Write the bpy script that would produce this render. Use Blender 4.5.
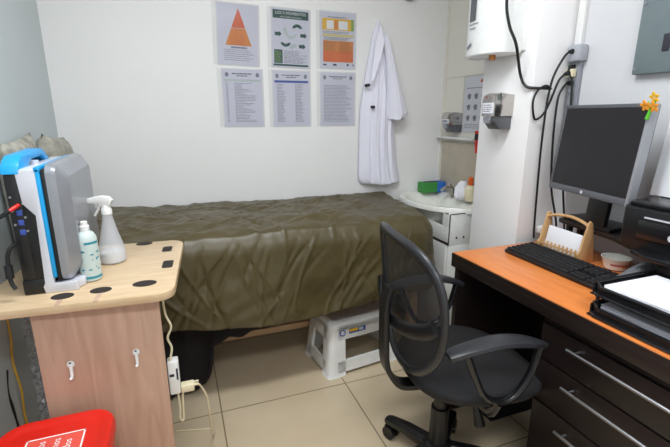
import bpy, bmesh, math, random
from mathutils import Vector, Matrix, noise
for o in list(bpy.data.objects): bpy.data.objects.remove(o)
random.seed(4)
S = bpy.context.scene
C = S.collection
PI = math.pi
rad = math.radians

# ------------------------------------------------------------ camera, world, exposure
cam = bpy.data.cameras.new('camera'); cam.sensor_fit = 'HORIZONTAL'; cam.sensor_width = 36.0
cam.lens = 421.26 / 670 * 36.0; cam.clip_start = 0.02
camo = bpy.data.objects.new('camera', cam); C.objects.link(camo)
yaw, pitch = rad(20.49), rad(14.57)
fw = Vector((math.sin(yaw)*math.cos(pitch), math.cos(yaw)*math.cos(pitch), -math.sin(pitch)))
camo.location = (0, 0, 1.3)
camo.rotation_euler = fw.to_track_quat('-Z', 'Y').to_euler()
S.camera = camo
w = bpy.data.worlds.new('world'); S.world = w; w.use_nodes = True
w.node_tree.nodes['Background'].inputs[0].default_value = (0.9, 0.95, 1.0, 1)
w.node_tree.nodes['Background'].inputs[1].default_value = 0.3
S.view_settings.view_transform = 'Standard'; S.view_settings.look = 'None'
S.view_settings.gamma = 1; S.view_settings.exposure = 0.25
LAMP_W = 19.0
LAMPS = [(0.30, 1.0), (0.25, -0.45)]
LAMP_C = (.93, .97, 1.0)
CEIL = 2.45
XL, XR, XN, YB, YF = -0.53, 1.60, 1.665, 2.43, -1.3   # left wall, right wall, niche wall, back wall, wall behind the camera
PX, PY0, PY1 = 1.40, 1.42, 1.735                        # the pillar's face and its two ends

# ------------------------------------------------------------ helpers
def lin(c):
    r = []
    for v in c[:3]:
        v /= 255.0
        r.append(v/12.92 if v <= 0.04045 else ((v+0.055)/1.055)**2.4)
    return (r[0], r[1], r[2], 1.0)

def mat(name, rgb, rough=0.5, metal=0.0, var=None, bump=None, **kw):
    """procedural surface: base colour with optional noise variation (scale, amount) and noise bump (scale, strength)"""
    m = bpy.data.materials.new(name); m.use_nodes = True
    nt = m.node_tree; b = nt.nodes['Principled BSDF']
    b.inputs['Base Color'].default_value = lin(rgb)
    b.inputs['Roughness'].default_value = rough
    b.inputs['Metallic'].default_value = metal
    for k, v in kw.items(): b.inputs[k.replace('_', ' ')].default_value = v
    tc = nt.nodes.new('ShaderNodeTexCoord')
    if var is None: var = (14.0, 0.05)
    n = nt.nodes.new('ShaderNodeTexNoise'); n.inputs['Scale'].default_value = var[0]; n.inputs['Detail'].default_value = 5
    nt.links.new(tc.outputs['Object'], n.inputs['Vector'])
    r = nt.nodes.new('ShaderNodeValToRGB')
    c = lin(rgb)
    r.color_ramp.elements[0].position = 0.3; r.color_ramp.elements[1].position = 0.7
    r.color_ramp.elements[0].color = tuple(x*(1-var[1]) for x in c[:3]) + (1,)
    r.color_ramp.elements[1].color = tuple(min(1, x*(1+var[1])) for x in c[:3]) + (1,)
    nt.links.new(n.outputs[0], r.inputs[0]); nt.links.new(r.outputs[0], b.inputs['Base Color'])
    if bump:
        n2 = nt.nodes.new('ShaderNodeTexNoise'); n2.inputs['Scale'].default_value = bump[0]; n2.inputs['Detail'].default_value = 4
        nt.links.new(tc.outputs['Object'], n2.inputs['Vector'])
        bp = nt.nodes.new('ShaderNodeBump'); bp.inputs['Strength'].default_value = bump[1]; bp.inputs['Distance'].default_value = 0.01
        nt.links.new(n2.outputs[0], bp.inputs['Height']); nt.links.new(bp.outputs[0], b.inputs['Normal'])
    return m

def wood(name, c0, c1, scale=(1, 1, 1), rough=0.4, nscale=6.0):
    m = bpy.data.materials.new(name); m.use_nodes = True
    nt = m.node_tree; b = nt.nodes['Principled BSDF']; b.inputs['Roughness'].default_value = rough
    tc = nt.nodes.new('ShaderNodeTexCoord'); mp = nt.nodes.new('ShaderNodeMapping'); mp.inputs['Scale'].default_value = scale
    n = nt.nodes.new('ShaderNodeTexNoise'); n.inputs['Scale'].default_value = nscale; n.inputs['Detail'].default_value = 7
    n.inputs['Distortion'].default_value = 0.8
    r = nt.nodes.new('ShaderNodeValToRGB')
    r.color_ramp.elements[0].position = 0.32; r.color_ramp.elements[1].position = 0.68
    r.color_ramp.elements[0].color = lin(c0); r.color_ramp.elements[1].color = lin(c1)
    nt.links.new(tc.outputs['Object'], mp.inputs[0]); nt.links.new(mp.outputs[0], n.inputs['Vector'])
    nt.links.new(n.outputs[0], r.inputs[0]); nt.links.new(r.outputs[0], b.inputs['Base Color'])
    return m

def film(name, rgb, clear=0.8, rough=0.1):
    """thin clear plastic or woven net: part of the light passes straight through"""
    m = bpy.data.materials.new(name); m.use_nodes = True
    nt = m.node_tree; b = nt.nodes['Principled BSDF']
    b.inputs['Base Color'].default_value = lin(rgb); b.inputs['Roughness'].default_value = rough
    t = nt.nodes.new('ShaderNodeBsdfTransparent'); mx = nt.nodes.new('ShaderNodeMixShader'); mx.inputs[0].default_value = clear
    nt.links.new(b.outputs[0], mx.inputs[1]); nt.links.new(t.outputs[0], mx.inputs[2])
    nt.links.new(mx.outputs[0], nt.nodes['Material Output'].inputs[0])
    return m

def tile_floor():
    m = bpy.data.materials.new('floor_tile'); m.use_nodes = True
    nt = m.node_tree; L = nt.links; b = nt.nodes['Principled BSDF']
    tc = nt.nodes.new('ShaderNodeTexCoord'); sp = nt.nodes.new('ShaderNodeSeparateXYZ'); L.new(tc.outputs['Object'], sp.inputs[0])
    outs = []
    for ax, off in ((0, 0.09), (1, 1.10)):
        a = nt.nodes.new('ShaderNodeMath'); a.operation = 'SUBTRACT'; L.new(sp.outputs[ax], a.inputs[0]); a.inputs[1].default_value = off - 0.3
        p = nt.nodes.new('ShaderNodeMath'); p.operation = 'WRAP'; L.new(a.outputs[0], p.inputs[0]); p.inputs[1].default_value = 0.6; p.inputs[2].default_value = 0
        s = nt.nodes.new('ShaderNodeMath'); s.operation = 'SUBTRACT'; L.new(p.outputs[0], s.inputs[0]); s.inputs[1].default_value = 0.3
        q = nt.nodes.new('ShaderNodeMath'); q.operation = 'ABSOLUTE'; L.new(s.outputs[0], q.inputs[0])
        outs.append(q)
    mn = nt.nodes.new('ShaderNodeMath'); mn.operation = 'MINIMUM'; L.new(outs[0].outputs[0], mn.inputs[0]); L.new(outs[1].outputs[0], mn.inputs[1])
    lt = nt.nodes.new('ShaderNodeMath'); lt.operation = 'LESS_THAN'; L.new(mn.outputs[0], lt.inputs[0]); lt.inputs[1].default_value = 0.0028
    n = nt.nodes.new('ShaderNodeTexNoise'); n.inputs['Scale'].default_value = 3.5; n.inputs['Detail'].default_value = 6
    L.new(tc.outputs['Object'], n.inputs['Vector'])
    r = nt.nodes.new('ShaderNodeValToRGB'); r.color_ramp.elements[0].position = .3; r.color_ramp.elements[1].position = .7
    r.color_ramp.elements[0].color = lin((203, 184, 154)); r.color_ramp.elements[1].color = lin((214, 196, 167))
    L.new(n.outputs[0], r.inputs[0])
    mx = nt.nodes.new('ShaderNodeMixRGB'); L.new(lt.outputs[0], mx.inputs[0]); L.new(r.outputs[0], mx.inputs[1]); mx.inputs[2].default_value = lin((134, 118, 92))
    L.new(mx.outputs[0], b.inputs['Base Color']); b.inputs['Roughness'].default_value = 0.32
    return m

M = {
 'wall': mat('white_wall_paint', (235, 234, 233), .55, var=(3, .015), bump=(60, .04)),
 'wall_grey': mat('pale_grey_wall', (196, 205, 207), .5, var=(3, .02), bump=(60, .04)),  # left wall, greyer and darker than the other walls
 'wall_cool': mat('cool_white_wall_paint', (244, 242, 242), .55, var=(3, .02), bump=(60, .04)),
 'wall_niche': mat('off_white_wall_panel', (228, 224, 214), .4, var=(3, .02)),
 'wall_r': mat('white_side_wall_paint', (216, 216, 219), .55, var=(3, .015), bump=(60, .04)),
 'ceil': mat('ceiling_paint', (240, 240, 238), .8),
 'floor': tile_floor(),
 'olive': mat('olive_satin_cloth', (79, 69, 41), .38, var=(5, .10), bump=(24, .12), Specular_IOR_Level=.5),
 'beech': wood('light_beech_laminate', (203, 174, 137), (217, 191, 156), (1.2, 9, 3), .35),
 'panelwood': wood('pinkish_wood_laminate', (182, 146, 124), (202, 166, 144), (9, 3, .9), .45, 4),
 'orange': wood('orange_cherry_laminate', (216, 122, 56), (232, 141, 74), (9, 1.2, 3), .3),
 'espresso': wood('dark_espresso_laminate', (27, 19, 18), (34, 24, 22), (3, 1, 6), .38),
 'ply': wood('birch_plywood', (190, 146, 98), (212, 170, 120), (4, 4, 1), .5),
 'tan': wood('tan_timber', (190, 155, 118), (208, 174, 138), (1, 3, 3), .5),
 'black': mat('black_plastic', (22, 22, 24), .38),
 'black_soft': mat('black_fabric', (25, 24, 26), .8, var=(200, .25), bump=(300, .2)),
 'black_gloss': mat('black_gloss_plastic', (26, 26, 29), .22),
 'grey_arm': mat('dark_grey_armrest_plastic', (44, 45, 49), .34),
 'mesh': film('black_mesh_fabric', (34, 33, 36), .24, .7),
 'drape': mat('black_cloth', (24, 20, 24), .9, var=(20, .2), bump=(30, .2)),
 'white': mat('white_plastic', (236, 236, 234), .3),
 'white_cream': mat('cream_plastic', (226, 215, 182), .4),
 'enamel': mat('white_enamel', (240, 241, 240), .15),
 'ceramic': mat('white_ceramic', (234, 233, 226), .12),
 'cabinet': mat('white_melamine', (226, 226, 222), .35),
 'paper': mat('white_paper', (238, 238, 244), .8, var=(8, .01)),
 'sheet_paper': mat('printed_sheet_paper', (219, 219, 233), .8, var=(8, .01)),
 'paper_grey': mat('greyish_white_paper', (208, 208, 216), .8, var=(8, .015)),
 'sleeve': film('clear_sleeve', (140, 144, 154), .90, .12),
 'holes': mat('white_punched_strip', (222, 224, 230), .3),
 'coat': mat('white_cotton', (232, 231, 243), .85, var=(10, .02), bump=(14, .12)),
 'chrome': mat('brushed_chrome', (196, 192, 188), .16, 1.0),
 'steel': mat('satin_steel', (178, 180, 184), .3, 1.0),
 'silver': mat('silver_plastic', (158, 161, 168), .32, .45),
 'silver_light': mat('light_silver_plastic', (216, 217, 226), .3, .15),
 'blue': mat('bright_blue_plastic', (22, 160, 226), .35),
 'bezel': mat('dark_grey_bezel', (92, 94, 99), .35),
 'bezel_side': mat('grey_bezel', (158, 160, 166), .35, .2),
 'rest': mat('dark_grey_vinyl', (112, 113, 117), .5),
 'screen': mat('matte_black_screen', (25, 23, 27), .4),
 'red': mat('red_plastic', (214, 34, 22), .3),
 'red_label': mat('faded_red_label', (226, 84, 70), .5),
 'red_dark': mat('deep_red_plastic', (170, 22, 26), .35),
 'epanel': mat('grey_enamel_steel', (118, 131, 135), .4, .1),
 'grey_box': mat('grey_outlet_plastic', (168, 170, 178), .4),
 'trunk_grey': mat('grey_trunking', (140, 142, 150), .45),
 'text': mat('black_print', (52, 52, 60), .8),
 'text_soft': mat('grey_print', (136, 136, 150), .8),
 'p_orange': mat('orange_print', (228, 116, 40), .7),
 'p_red': mat('red_orange_print', (222, 92, 30), .7),
 'p_amber': mat('amber_print', (226, 140, 56), .7),
 'p_yellow': mat('yellow_print', (236, 186, 44), .7),
 'p_green': mat('green_print', (26, 78, 66), .7),
 'p_lime': mat('lime_print', (150, 180, 80), .7),
 'p_sand': mat('sand_print', (222, 206, 130), .7),
 'p_blue': mat('blue_print', (60, 84, 170), .7),
 'p_teal': mat('teal_print', (28, 140, 160), .5),
 'p_white': mat('white_print', (240, 240, 240), .7),
 'p_pale': mat('pale_green_print', (196, 206, 206), .7),
 'green_card': mat('green_carton', (58, 140, 62), .5),
 'blue_card': mat('blue_carton', (38, 104, 190), .5),
 'splash': mat('beige_splash_panel', (186, 174, 156), .25),
 'bottle': film('milky_clear_plastic', (236, 239, 246), .60, .18),
 'sanit': mat('pale_aqua_bottle', (218, 233, 230), .25, Transmission_Weight=.2),
 'liquid': film('clear_liquid', (236, 238, 236), .3, .1),
 'leaf': mat('bright_green_plastic', (96, 190, 50), .4),
 'petal': mat('orange_yellow_petal', (248, 196, 50), .5),
 'petal2': mat('orange_petal', (246, 160, 46), .5),
 'yellow_cord': mat('yellow_cable', (214, 168, 60), .5),
 'cushion': mat('patterned_cushion_cloth', (160, 157, 146), .9, var=(28, .35), bump=(60, .2)),
 'darkgap': mat('dark_joint', (62, 52, 46), .7),
 'hole': mat('dark_oval_recess', (40, 32, 28), .8),
 'brass': mat('brass_fitting', (170, 110, 56), .35, .7),
 'wrap': film('crinkled_clear_wrap', (215, 218, 226), .55, .15),
 'stool_top': mat('textured_white_plastic', (186, 180, 180), .6, var=(60, .12), bump=(120, .4)),
}

def cat(points, n=6):
    """smooth path through points"""
    P = [Vector(p) for p in points]; out = []
    for i in range(len(P)-1):
        p0 = P[max(i-1, 0)]; p1 = P[i]; p2 = P[i+1]; p3 = P[min(i+2, len(P)-1)]
        for k in range(n):
            t = k/n
            out.append(0.5*((2*p1)+(-p0+p2)*t+(2*p0-5*p1+4*p2-p3)*t*t+(-p0+3*p1-3*p2+p3)*t**3))
    out.append(P[-1]); return out

def rrect(w, h, r, n=5, cx=0, cy=0):
    pts = []
    for sx, sy, a0 in ((1, 1, 0), (-1, 1, 90), (-1, -1, 180), (1, -1, 270)):
        for k in range(n+1):
            a = rad(a0+90*k/n); pts.append((cx+sx*(w/2-r)+r*math.cos(a), cy+sy*(h/2-r)+r*math.sin(a)))
    return pts

class MB:
    def __init__(s): s.bm = bmesh.new()
    def box(s, a, b, bev=0.0, mx=None, seg=2):
        lo = [min(a[i], b[i]) for i in range(3)]; hi = [max(a[i], b[i]) for i in range(3)]
        t = bmesh.new(); bmesh.ops.create_cube(t, size=1)
        for v in t.verts:
            v.co = Vector([lo[i]+(hi[i]-lo[i])*(v.co[i]+.5) for i in range(3)])
        if bev > 0: bmesh.ops.bevel(t, geom=list(t.edges), offset=min(bev, .49*min(hi[i]-lo[i] for i in range(3))), segments=seg, profile=.5, affect='EDGES')
        return s.add(t, mx)
    def add(s, t, mx=None):
        if mx is not None: bmesh.ops.transform(t, matrix=mx, verts=t.verts)
        me = bpy.data.meshes.new('tmp'); t.to_mesh(me); t.free(); s.bm.from_mesh(me); bpy.data.meshes.remove(me); return s
    def loft(s, rings, closed=True, cap=True, mx=None):
        t = bmesh.new(); R = [[t.verts.new(p) for p in r] for r in rings]; n = len(R[0])
        for i in range(len(R)-1):
            for j in range(n if closed else n-1):
                k = (j+1) % n
                try: t.faces.new((R[i][j], R[i][k], R[i+1][k], R[i+1][j]))
                except ValueError: pass
        if cap and closed:
            for r in (R[0], R[-1]):
                try: t.faces.new(r)
                except ValueError: pass
        bmesh.ops.recalc_face_normals(t, faces=t.faces)
        return s.add(t, mx)
    def prism(s, poly, z0, z1, mx=None, bev=0.0):
        t = bmesh.new(); a = [t.verts.new((x, y, z0)) for x, y in poly]; b = [t.verts.new((x, y, z1)) for x, y in poly]; n = len(poly)
        t.faces.new(a); t.faces.new(b)
        for i in range(n): t.faces.new((a[i], a[(i+1) % n], b[(i+1) % n], b[i]))
        bmesh.ops.recalc_face_normals(t, faces=t.faces)
        if bev > 0:
            e = [x for x in t.edges if abs(x.verts[0].co.z-x.verts[1].co.z) < 1e-6]
            bmesh.ops.bevel(t, geom=e, offset=bev, segments=2, profile=.5, affect='EDGES')
        return s.add(t, mx)
    def tube(s, pts, r, seg=8, flat=1.0, mx=None, smooth=0, up=None):
        P = cat(pts, smooth) if smooth else [Vector(p) for p in pts]
        n = len(P); rings = []; prev = None
        for i, p in enumerate(P):
            d = (P[min(i+1, n-1)]-P[max(i-1, 0)]).normalized()
            if up is not None: x = Vector(up).cross(d)
            elif prev is None:
                x = d.cross(Vector((0, 0, 1)) if abs(d.z) < .9 else Vector((1, 0, 0)))
            else: x = prev-d*prev.dot(d)
            x.normalize(); prev = x; y = d.cross(x)
            rr = r if not isinstance(r, (list, tuple)) else r[0]+(r[-1]-r[0])*i/(n-1)
            rings.append([p+x*math.cos(2*PI*k/seg)*rr+y*math.sin(2*PI*k/seg)*rr*flat for k in range(seg)])
        return s.loft(rings, mx=mx)
    def lathe(s, prof, c=(0, 0, 0), seg=24, mx=None, sx=1, sy=1):
        rings = [[(c[0]+r*math.cos(2*PI*k/seg)*sx, c[1]+r*math.sin(2*PI*k/seg)*sy, c[2]+z) for k in range(seg)] for r, z in prof]
        return s.loft(rings, mx=mx)
    def grid(s, rows, mx=None):
        return s.loft(rows, closed=False, cap=False, mx=mx)
    def quad(s, F, u0, v0, u1, v1, n=0.0):
        return s.poly(F, ((u0, v0), (u1, v0), (u1, v1), (u0, v1)), n)
    def poly(s, F, pts, n=0.0):
        t = bmesh.new(); t.faces.new([t.verts.new(F @ Vector((u, v, n))) for u, v in pts]); return s.add(t)
    def text(s, F, body, size, u, v, n=0.0, align='CENTER'):
        cu = bpy.data.curves.new('t', 'FONT'); cu.body = body; cu.size = size; cu.align_x = align; cu.align_y = 'CENTER'; cu.resolution_u = 2
        ob = bpy.data.objects.new('t', cu); C.objects.link(ob)
        dg = bpy.context.evaluated_depsgraph_get(); me = bpy.data.meshes.new_from_object(ob.evaluated_get(dg))
        t = bmesh.new(); t.from_mesh(me); bmesh.ops.transform(t, matrix=F @ Matrix.Translation((u, v, n)), verts=t.verts)
        s.add(t); bpy.data.objects.remove(ob); bpy.data.curves.remove(cu); bpy.data.meshes.remove(me); return s
    def build(s, name, m, parent=None, sharp=38, label=None, solid=0.0):
        me = bpy.data.meshes.new(name)
        if parent is None or parent in WM: bmesh.ops.transform(s.bm, matrix=PRE, verts=s.bm.verts)
        if parent is not None and parent in WM: bmesh.ops.transform(s.bm, matrix=WM[parent], verts=s.bm.verts)
        if solid: bmesh.ops.solidify(s.bm, geom=list(s.bm.faces), thickness=solid)
        for f in s.bm.faces: f.smooth = True
        s.bm.to_mesh(me); s.bm.free()
        if sharp < 180: me.set_sharp_from_angle(angle=rad(sharp))
        me.materials.append(M[m] if isinstance(m, str) else m)
        o = bpy.data.objects.new(name, me); C.objects.link(o)
        if parent is not None:
            o.parent = parent
            if parent in WM: WM[o] = WM[parent]
        if label: o['label'] = label
        return o
PRE = Matrix.Identity(4)
def placing(model_base=None, base=None, size=1.0):
    """following things: modelled round model_base, stood at base at this size"""
    global PRE
    PRE = Matrix.Identity(4) if base is None else Matrix.Translation(base) @ Matrix.Scale(size, 4) @ Matrix.Translation(-Vector(model_base))
WM = {}     # world-to-local matrices of things whose parts are given in room coordinates
def thing(name, label, category, loc=(0, 0, 0), rotz=0.0, group=None, local=False):
    o = bpy.data.objects.new(name, None); C.objects.link(o); o.empty_display_size = .05
    loc = PRE @ Vector(loc); o.location = loc; o.rotation_euler = (0, 0, rotz); o['label'] = label; o['category'] = category
    if group: o['group'] = group
    if not local: WM[o] = (Matrix.Translation(loc) @ Matrix.Rotation(rotz, 4, 'Z')).inverted()
    return o
def tag(o, label, category, group=None):
    o['label'] = label; o['category'] = category
    if group: o['group'] = group
    return o
def struct(name, mb, m):
    o = mb.build(name, m); o['kind'] = 'structure'; return o
def frame(origin, u, v):
    u = Vector(u).normalized(); v = Vector(v).normalized(); n = u.cross(v)
    m = Matrix((u, v, n)).transposed().to_4x4(); m.translation = Vector(origin); return m

# ------------------------------------------------------------ the room
struct('floor', MB().box((XL-.1, YF-.1, -.05), (XN+.1, YB+.1, 0)), 'floor')
struct('ceiling', MB().box((XL-.1, YF-.1, CEIL), (XN+.1, YB+.1, CEIL+.05)), 'ceil')
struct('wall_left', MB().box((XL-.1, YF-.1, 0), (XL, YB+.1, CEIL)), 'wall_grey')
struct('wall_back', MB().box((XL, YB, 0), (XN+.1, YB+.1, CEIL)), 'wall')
struct('wall_niche', MB().box((XN, PY1-.05, 0), (XN+.1, YB, CEIL)), 'wall_niche')
struct('wall_right', MB().box((XR, YF-.1, 0), (XR+.1, PY0+.05, CEIL)), 'wall_r')
struct('wall_pillar', MB().box((PX, PY0, 0), (XN+.05, PY1, CEIL), .004), 'wall_cool')
struct('wall_front', MB().box((XL, YF-.1, 0), (XR, YF, CEIL)), 'wall')
struct('trim_1', MB().box((XN-.012, YB-.012, 0), (XN, YB, CEIL)).box((XN-.004, 1.95, 1.52), (XN, YB, 1.526)), 'wall_niche')
struct('trim_2', MB().box((XR-.020, PY0-.045, 1.575), (XR, PY0-.012, CEIL), .003), 'wall')

for i, (lx, ly) in enumerate(LAMPS):
    t = thing('ceiling_light', 'rectangular white ceiling light panel over the %s' % ('office chair and couch' if i == 0 else 'floor behind the camera'), 'ceiling light', (lx, ly, CEIL-.05), group='ceiling light panels')
    MB().box((lx-.60, ly-.17, CEIL-.05), (lx+.60, ly+.17, CEIL), .006).build('housing', 'white', t)
    em = bpy.data.materials.get('lamp_diffuser')
    if em is None:
        em = bpy.data.materials.new('lamp_diffuser'); em.use_nodes = True
        b = em.node_tree.nodes['Principled BSDF']; b.inputs['Emission Color'].default_value = LAMP_C + (1,); b.inputs['Emission Strength'].default_value = 3
    MB().box((lx-.59, ly-.14, CEIL-.056), (lx+.59, ly+.14, CEIL-.0505)).build('diffuser', em, t)
    ld = bpy.data.lights.new('lamp', 'AREA'); ld.shape = 'RECTANGLE'; ld.size = 1.15; ld.size_y = .26; ld.energy = LAMP_W; ld.color = LAMP_C
    lo = bpy.data.objects.new('lamp', ld); C.objects.link(lo); lo.parent = t; lo.location = (0, 0, -.012)

# ------------------------------------------------------------ examination couch
t = thing('examination_couch', 'low examination couch on tan wooden legs along the back wall', 'couch', (.35, 2.08, 0))
MB().box((-.50, 1.79, .50), (1.16, 2.40, .775), .04).build('mattress', 'drape', t)
MB().box((-.50, 1.80, .44), (1.16, 2.39, .50), .005).build('bed_frame', 'tan', t)
for x in (1.13, -.46): MB().box((x-.012, 1.85, .13), (x+.012, 2.34, .16), .003).build('side_brace', 'tan', t)
for x, y in ((1.13, 1.83), (1.13, 2.36), (-.46, 2.36), (-.46, 1.83)):
    MB().box((x-.022, y-.022, 0), (x+.022, y+.022, .44), .003).build('leg', 'tan', t)
MB().box((-.46, 2.09, .128), (1.13, 2.115, .162), .003).build('stretcher', 'tan', t)
CREASE_F, CREASE_T = [], []
rc = random.Random(11)
for k in range(46):
    x = rc.uniform(-.25, 1.2); z = rc.uniform(.40, .80); l = rc.uniform(.09, .30); a = rad(rc.uniform(52, 84) if rc.random() < .75 else rc.uniform(105, 135))
    CREASE_F.append((x, z, math.cos(a), math.sin(a), l, rc.uniform(.005, .011), rc.uniform(.003, .0075)*rc.choice((1, 1, -1))))
for k in range(60):
    x = rc.uniform(-.45, 1.0); y = rc.uniform(1.74, 2.38); l = rc.uniform(.05, .20); a = rad(rc.uniform(10, 60) if rc.random() < .75 else rc.uniform(100, 160))
    CREASE_T.append((x, y, math.cos(a), math.sin(a), l, rc.uniform(.005, .010), rc.uniform(.003, .009)*rc.choice((1, 1, -1))))
def crease(lst, x, y):
    h = 0.0
    for cx, cy, dx, dy, l, w_, am in lst:
        rx, ry = x-cx, y-cy; t = rx*dx+ry*dy
        if abs(t) > l*1.6: continue
        q = -rx*dy+ry*dx+.12*t*t/l
        if abs(q) > 4*w_: continue
        h += am*math.exp(-(q/w_)**2)*math.exp(-(t/l)**4)
    return h
# cloth over the couch: plan outline swept from the back edge over the top and down to the hem
def couch_cloth():
    x1, yb, yf, r = 1.225, 2.415, 1.735, .13
    out = []
    for k in range(240): out.append((Vector((-.505+(x1-r+.505)*k/239, yf, 0)), Vector((0, -1, 0))))
    for k in range(1, 14):
        a = rad(-90+90*k/13); out.append((Vector((x1-r+r*math.cos(a), yf+r+r*math.sin(a), 0)), Vector((math.cos(a), math.sin(a), 0))))
    for k in range(1, 22): out.append((Vector((x1+.05*k/21, yf+r+(yb-.02-yf-r)*k/21, 0)), Vector((1, 0, 0))))
    N = len(out); top = .81
    rows = []
    nt_, ns = 70, 60
    for i, (p, nrm) in enumerate(out):
        row = []
        bx = p.x if i < 240 else 1.095+.15*(i-239)/(N-240)
        b = Vector((min(bx, 1.24), yb, 0))
        hem = .426-.050*math.sin(PI*min(1, max(0, (p.x+.11)/1.05)))+.004*math.sin(p.x*9)
        for j in range(nt_+ns+1):
            if j <= nt_:
                f = j/nt_; q = b.lerp(p-nrm*.03, f)
                z = top+.012*math.sin(PI*f)*(1 if i < 240 else .4)
                z += .010*(noise.noise(Vector((q.x*5, q.y*9, 1.3))))+.016*(.4-abs(noise.noise(Vector((q.x*7+q.y*6, q.y*5-q.x*2, 5.1)))))-.008*abs(noise.noise(Vector((q.x*15-q.y*12, q.y*12+q.x*9, 2.1))))
                z += crease(CREASE_T, q.x, q.y)*min(1, f*6)
                edge = max(0, (f-.86)/.14); z -= .016*edge**2
                if p.x > .75: z -= .02*f*min(1, (p.x-.75)/.4)
                z += .014*max(0, min(1, (.4-q.x)/.9))*(1-f)
                row.append(Vector((q.x, q.y, z)))
            else:
                g = (j-nt_)/ns; zt = row[nt_].z
                a = min(1, g*6)
                s_ = p.x*1.0 if i < 240 else 1.2+.6*(i-239)/(N-240)
                fold = .020*noise.noise(Vector((s_*4.2+g*1.1, g*1.1, 2.2)))+.016*(.5-abs(noise.noise(Vector((s_*7.0-g*2.2, g*1.3, 7.7)))))+.012*noise.noise(Vector((s_*9+g*5, g*3-s_*2, 3.3)))
                off = -.03+.034*math.sin(a*PI/2)+fold*min(1, g*1.4)+.012*g
                z = zt-.018*(1-math.cos(a*PI/2))-(zt-.02-hem)*g
                off += crease(CREASE_F, s_, z)*min(1, g*5)
                q = p+nrm*off; row.append(Vector((min(q.x, 1.33), q.y, z)))
        rows.append(row)
    return rows
cl = MB().grid(couch_cloth()); cl.bm.normal_update()
cl = cl.build('bed_cover', 'olive', None, sharp=180)
tag(cl, 'olive green satin sheet draped over the examination couch', 'bed sheet')
sub = cl.modifiers.new('thick', 'SOLIDIFY'); sub.thickness = .003; sub.offset = 0

# black cloth hanging under the couch; its right lobe is modelled shade
poly = [(-.34, .43), (-.34, .03), (-.22, .02), (-.10, .02), (.0, .022), (.045, .05), (.068, .12), (.085, .25), (.16, .275), (.22, .262), (.28, .278), (.34, .30), (.36, .43)]
d = MB()
rows = []
for k in range(60):
    x = -.34+.70*k/59
    zb = None
    bot = poly[1:12]
    for (xa, za), (xb, zb_) in zip(bot, bot[1:]):
        if xa <= x <= xb+1e-6 and xb > xa: zb = za+(zb_-za)*(x-xa)/(xb-xa)
    if zb is None: zb = .05 if x < 0 else .30
    rows.append([(x, 1.868+.016*math.sin(x*24+j*.2)*(j/10)+.01*math.sin(x*51), .435+(zb-.435)*j/10) for j in range(11)])
d.grid(rows)
o = d.build('cloth_with_shade_lobe', 'drape', None, sharp=180); tag(o, 'black cloth beneath the couch beside the wood panel, right lobe standing in for shade', 'cloth')
md = o.modifiers.new('thick', 'SOLIDIFY'); md.thickness = .012; md.offset = 0

# ------------------------------------------------------------ step stool
SX, SY, SR = .622, 1.752, rad(7)
t = thing('step_stool', 'low white plastic step stool with grey textured top beneath the couch', 'stool', (SX, SY, 0), SR, local=True)
W0, D0, W1, D1, HS = .43, .31, .375, .25, .284     # footprint, top, height
def st(u, v, z):
    f = z/HS; ww = W0+(W1-W0)*f; dd = D0+(D1-D0)*f
    return Vector((W0/2+(u-.5)*ww, D0/2+(v-.5)*dd, z))
def shell(name, pts_of, m='white'):
    pass
top = MB()
rings = []
for z, ins in ((HS-.045, .0), (HS-.014, .0), (HS-.004, .006), (HS, .016)):
    f = z/HS; ww = W0+(W1-W0)*f-2*ins; dd = D0+(D1-D0)*f-2*ins
    rings.append([(x, y, z) for x, y in rrect(ww, dd, .04, 6, W0/2, D0/2)])
top.loft(rings).build('stool_body_top', 'white', t).name = 'top_shell'
MB().prism(rrect(W1-.05, D1-.05, .025, 5, W0/2, D0/2), HS, HS+.0025).build('tread', 'stool_top', t, label='grey textured non-slip tread')
for (a, b) in ((0, 0), (1, 0), (0, 1), (1, 1)):
    lg = MB(); rr = []
    for z in (0, .012, .06, HS-.03):
        f = z/HS; ww = W0+(W1-W0)*f; dd = D0+(D1-D0)*f
        cx = W0/2+(a-.5)*ww; cy = D0/2+(b-.5)*dd; e = .006 if z == 0 else 0
        lw, ld_ = .098-.018*f, .078
        sx = 1 if a == 0 else -1; sy = 1 if b == 0 else -1
        rr.append([(cx+sx*(x-e), cy+sy*(y-e), z) for x, y in ((.030, 0), (lw, 0), (lw, .014), (.034, .020), (.018, .034), (.014, ld_), (0, ld_), (0, .030), (.003, .014), (.013, .003))])
    lg.loft(rr).build('leg', 'white', t)
rl = MB()
for z0, z1 in ((.018, .078), (HS-.092, HS-.02)):
    for side in range(4):
        for zz in (0,):
            if side == 0: P = [st(.12, 0, z0), st(.88, 0, z0), st(.88, 0, z1), st(.12, 0, z1)]; nrm = Vector((0, .012, 0))
            elif side == 1: P = [st(.12, 1, z0), st(.88, 1, z0), st(.88, 1, z1), st(.12, 1, z1)]; nrm = Vector((0, -.012, 0))
            elif side == 2: P = [st(0, .15, z0), st(0, .85, z0), st(0, .85, z1), st(0, .15, z1)]; nrm = Vector((.012, 0, 0))
            else: P = [st(1, .15, z0), st(1, .85, z0), st(1, .85, z1), st(1, .15, z1)]; nrm = Vector((-.012, 0, 0))
            rl.loft([P, [p+nrm for p in P]])
rl.build('side_rails', 'white', t)
fv = (st(.5, 0, HS-.03)-st(.5, 0, HS-.085)).normalized()
F = frame(st(.5, 0, HS-.056)+Vector((0, -.002, 0)), (1, 0, 0), fv)
MB().poly(F, [(-.125+.017*math.cos(2*PI*k/20), .017*math.sin(2*PI*k/20)) for k in range(20)]).build('round_badge', 'p_blue', t, label='round blue badge')
b = MB().poly(F, [(-.125+.011*math.cos(2*PI*k/20), .011*math.sin(2*PI*k/20)) for k in range(20)], .0008); b.build('badge_disc', 'p_white', t)
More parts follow.
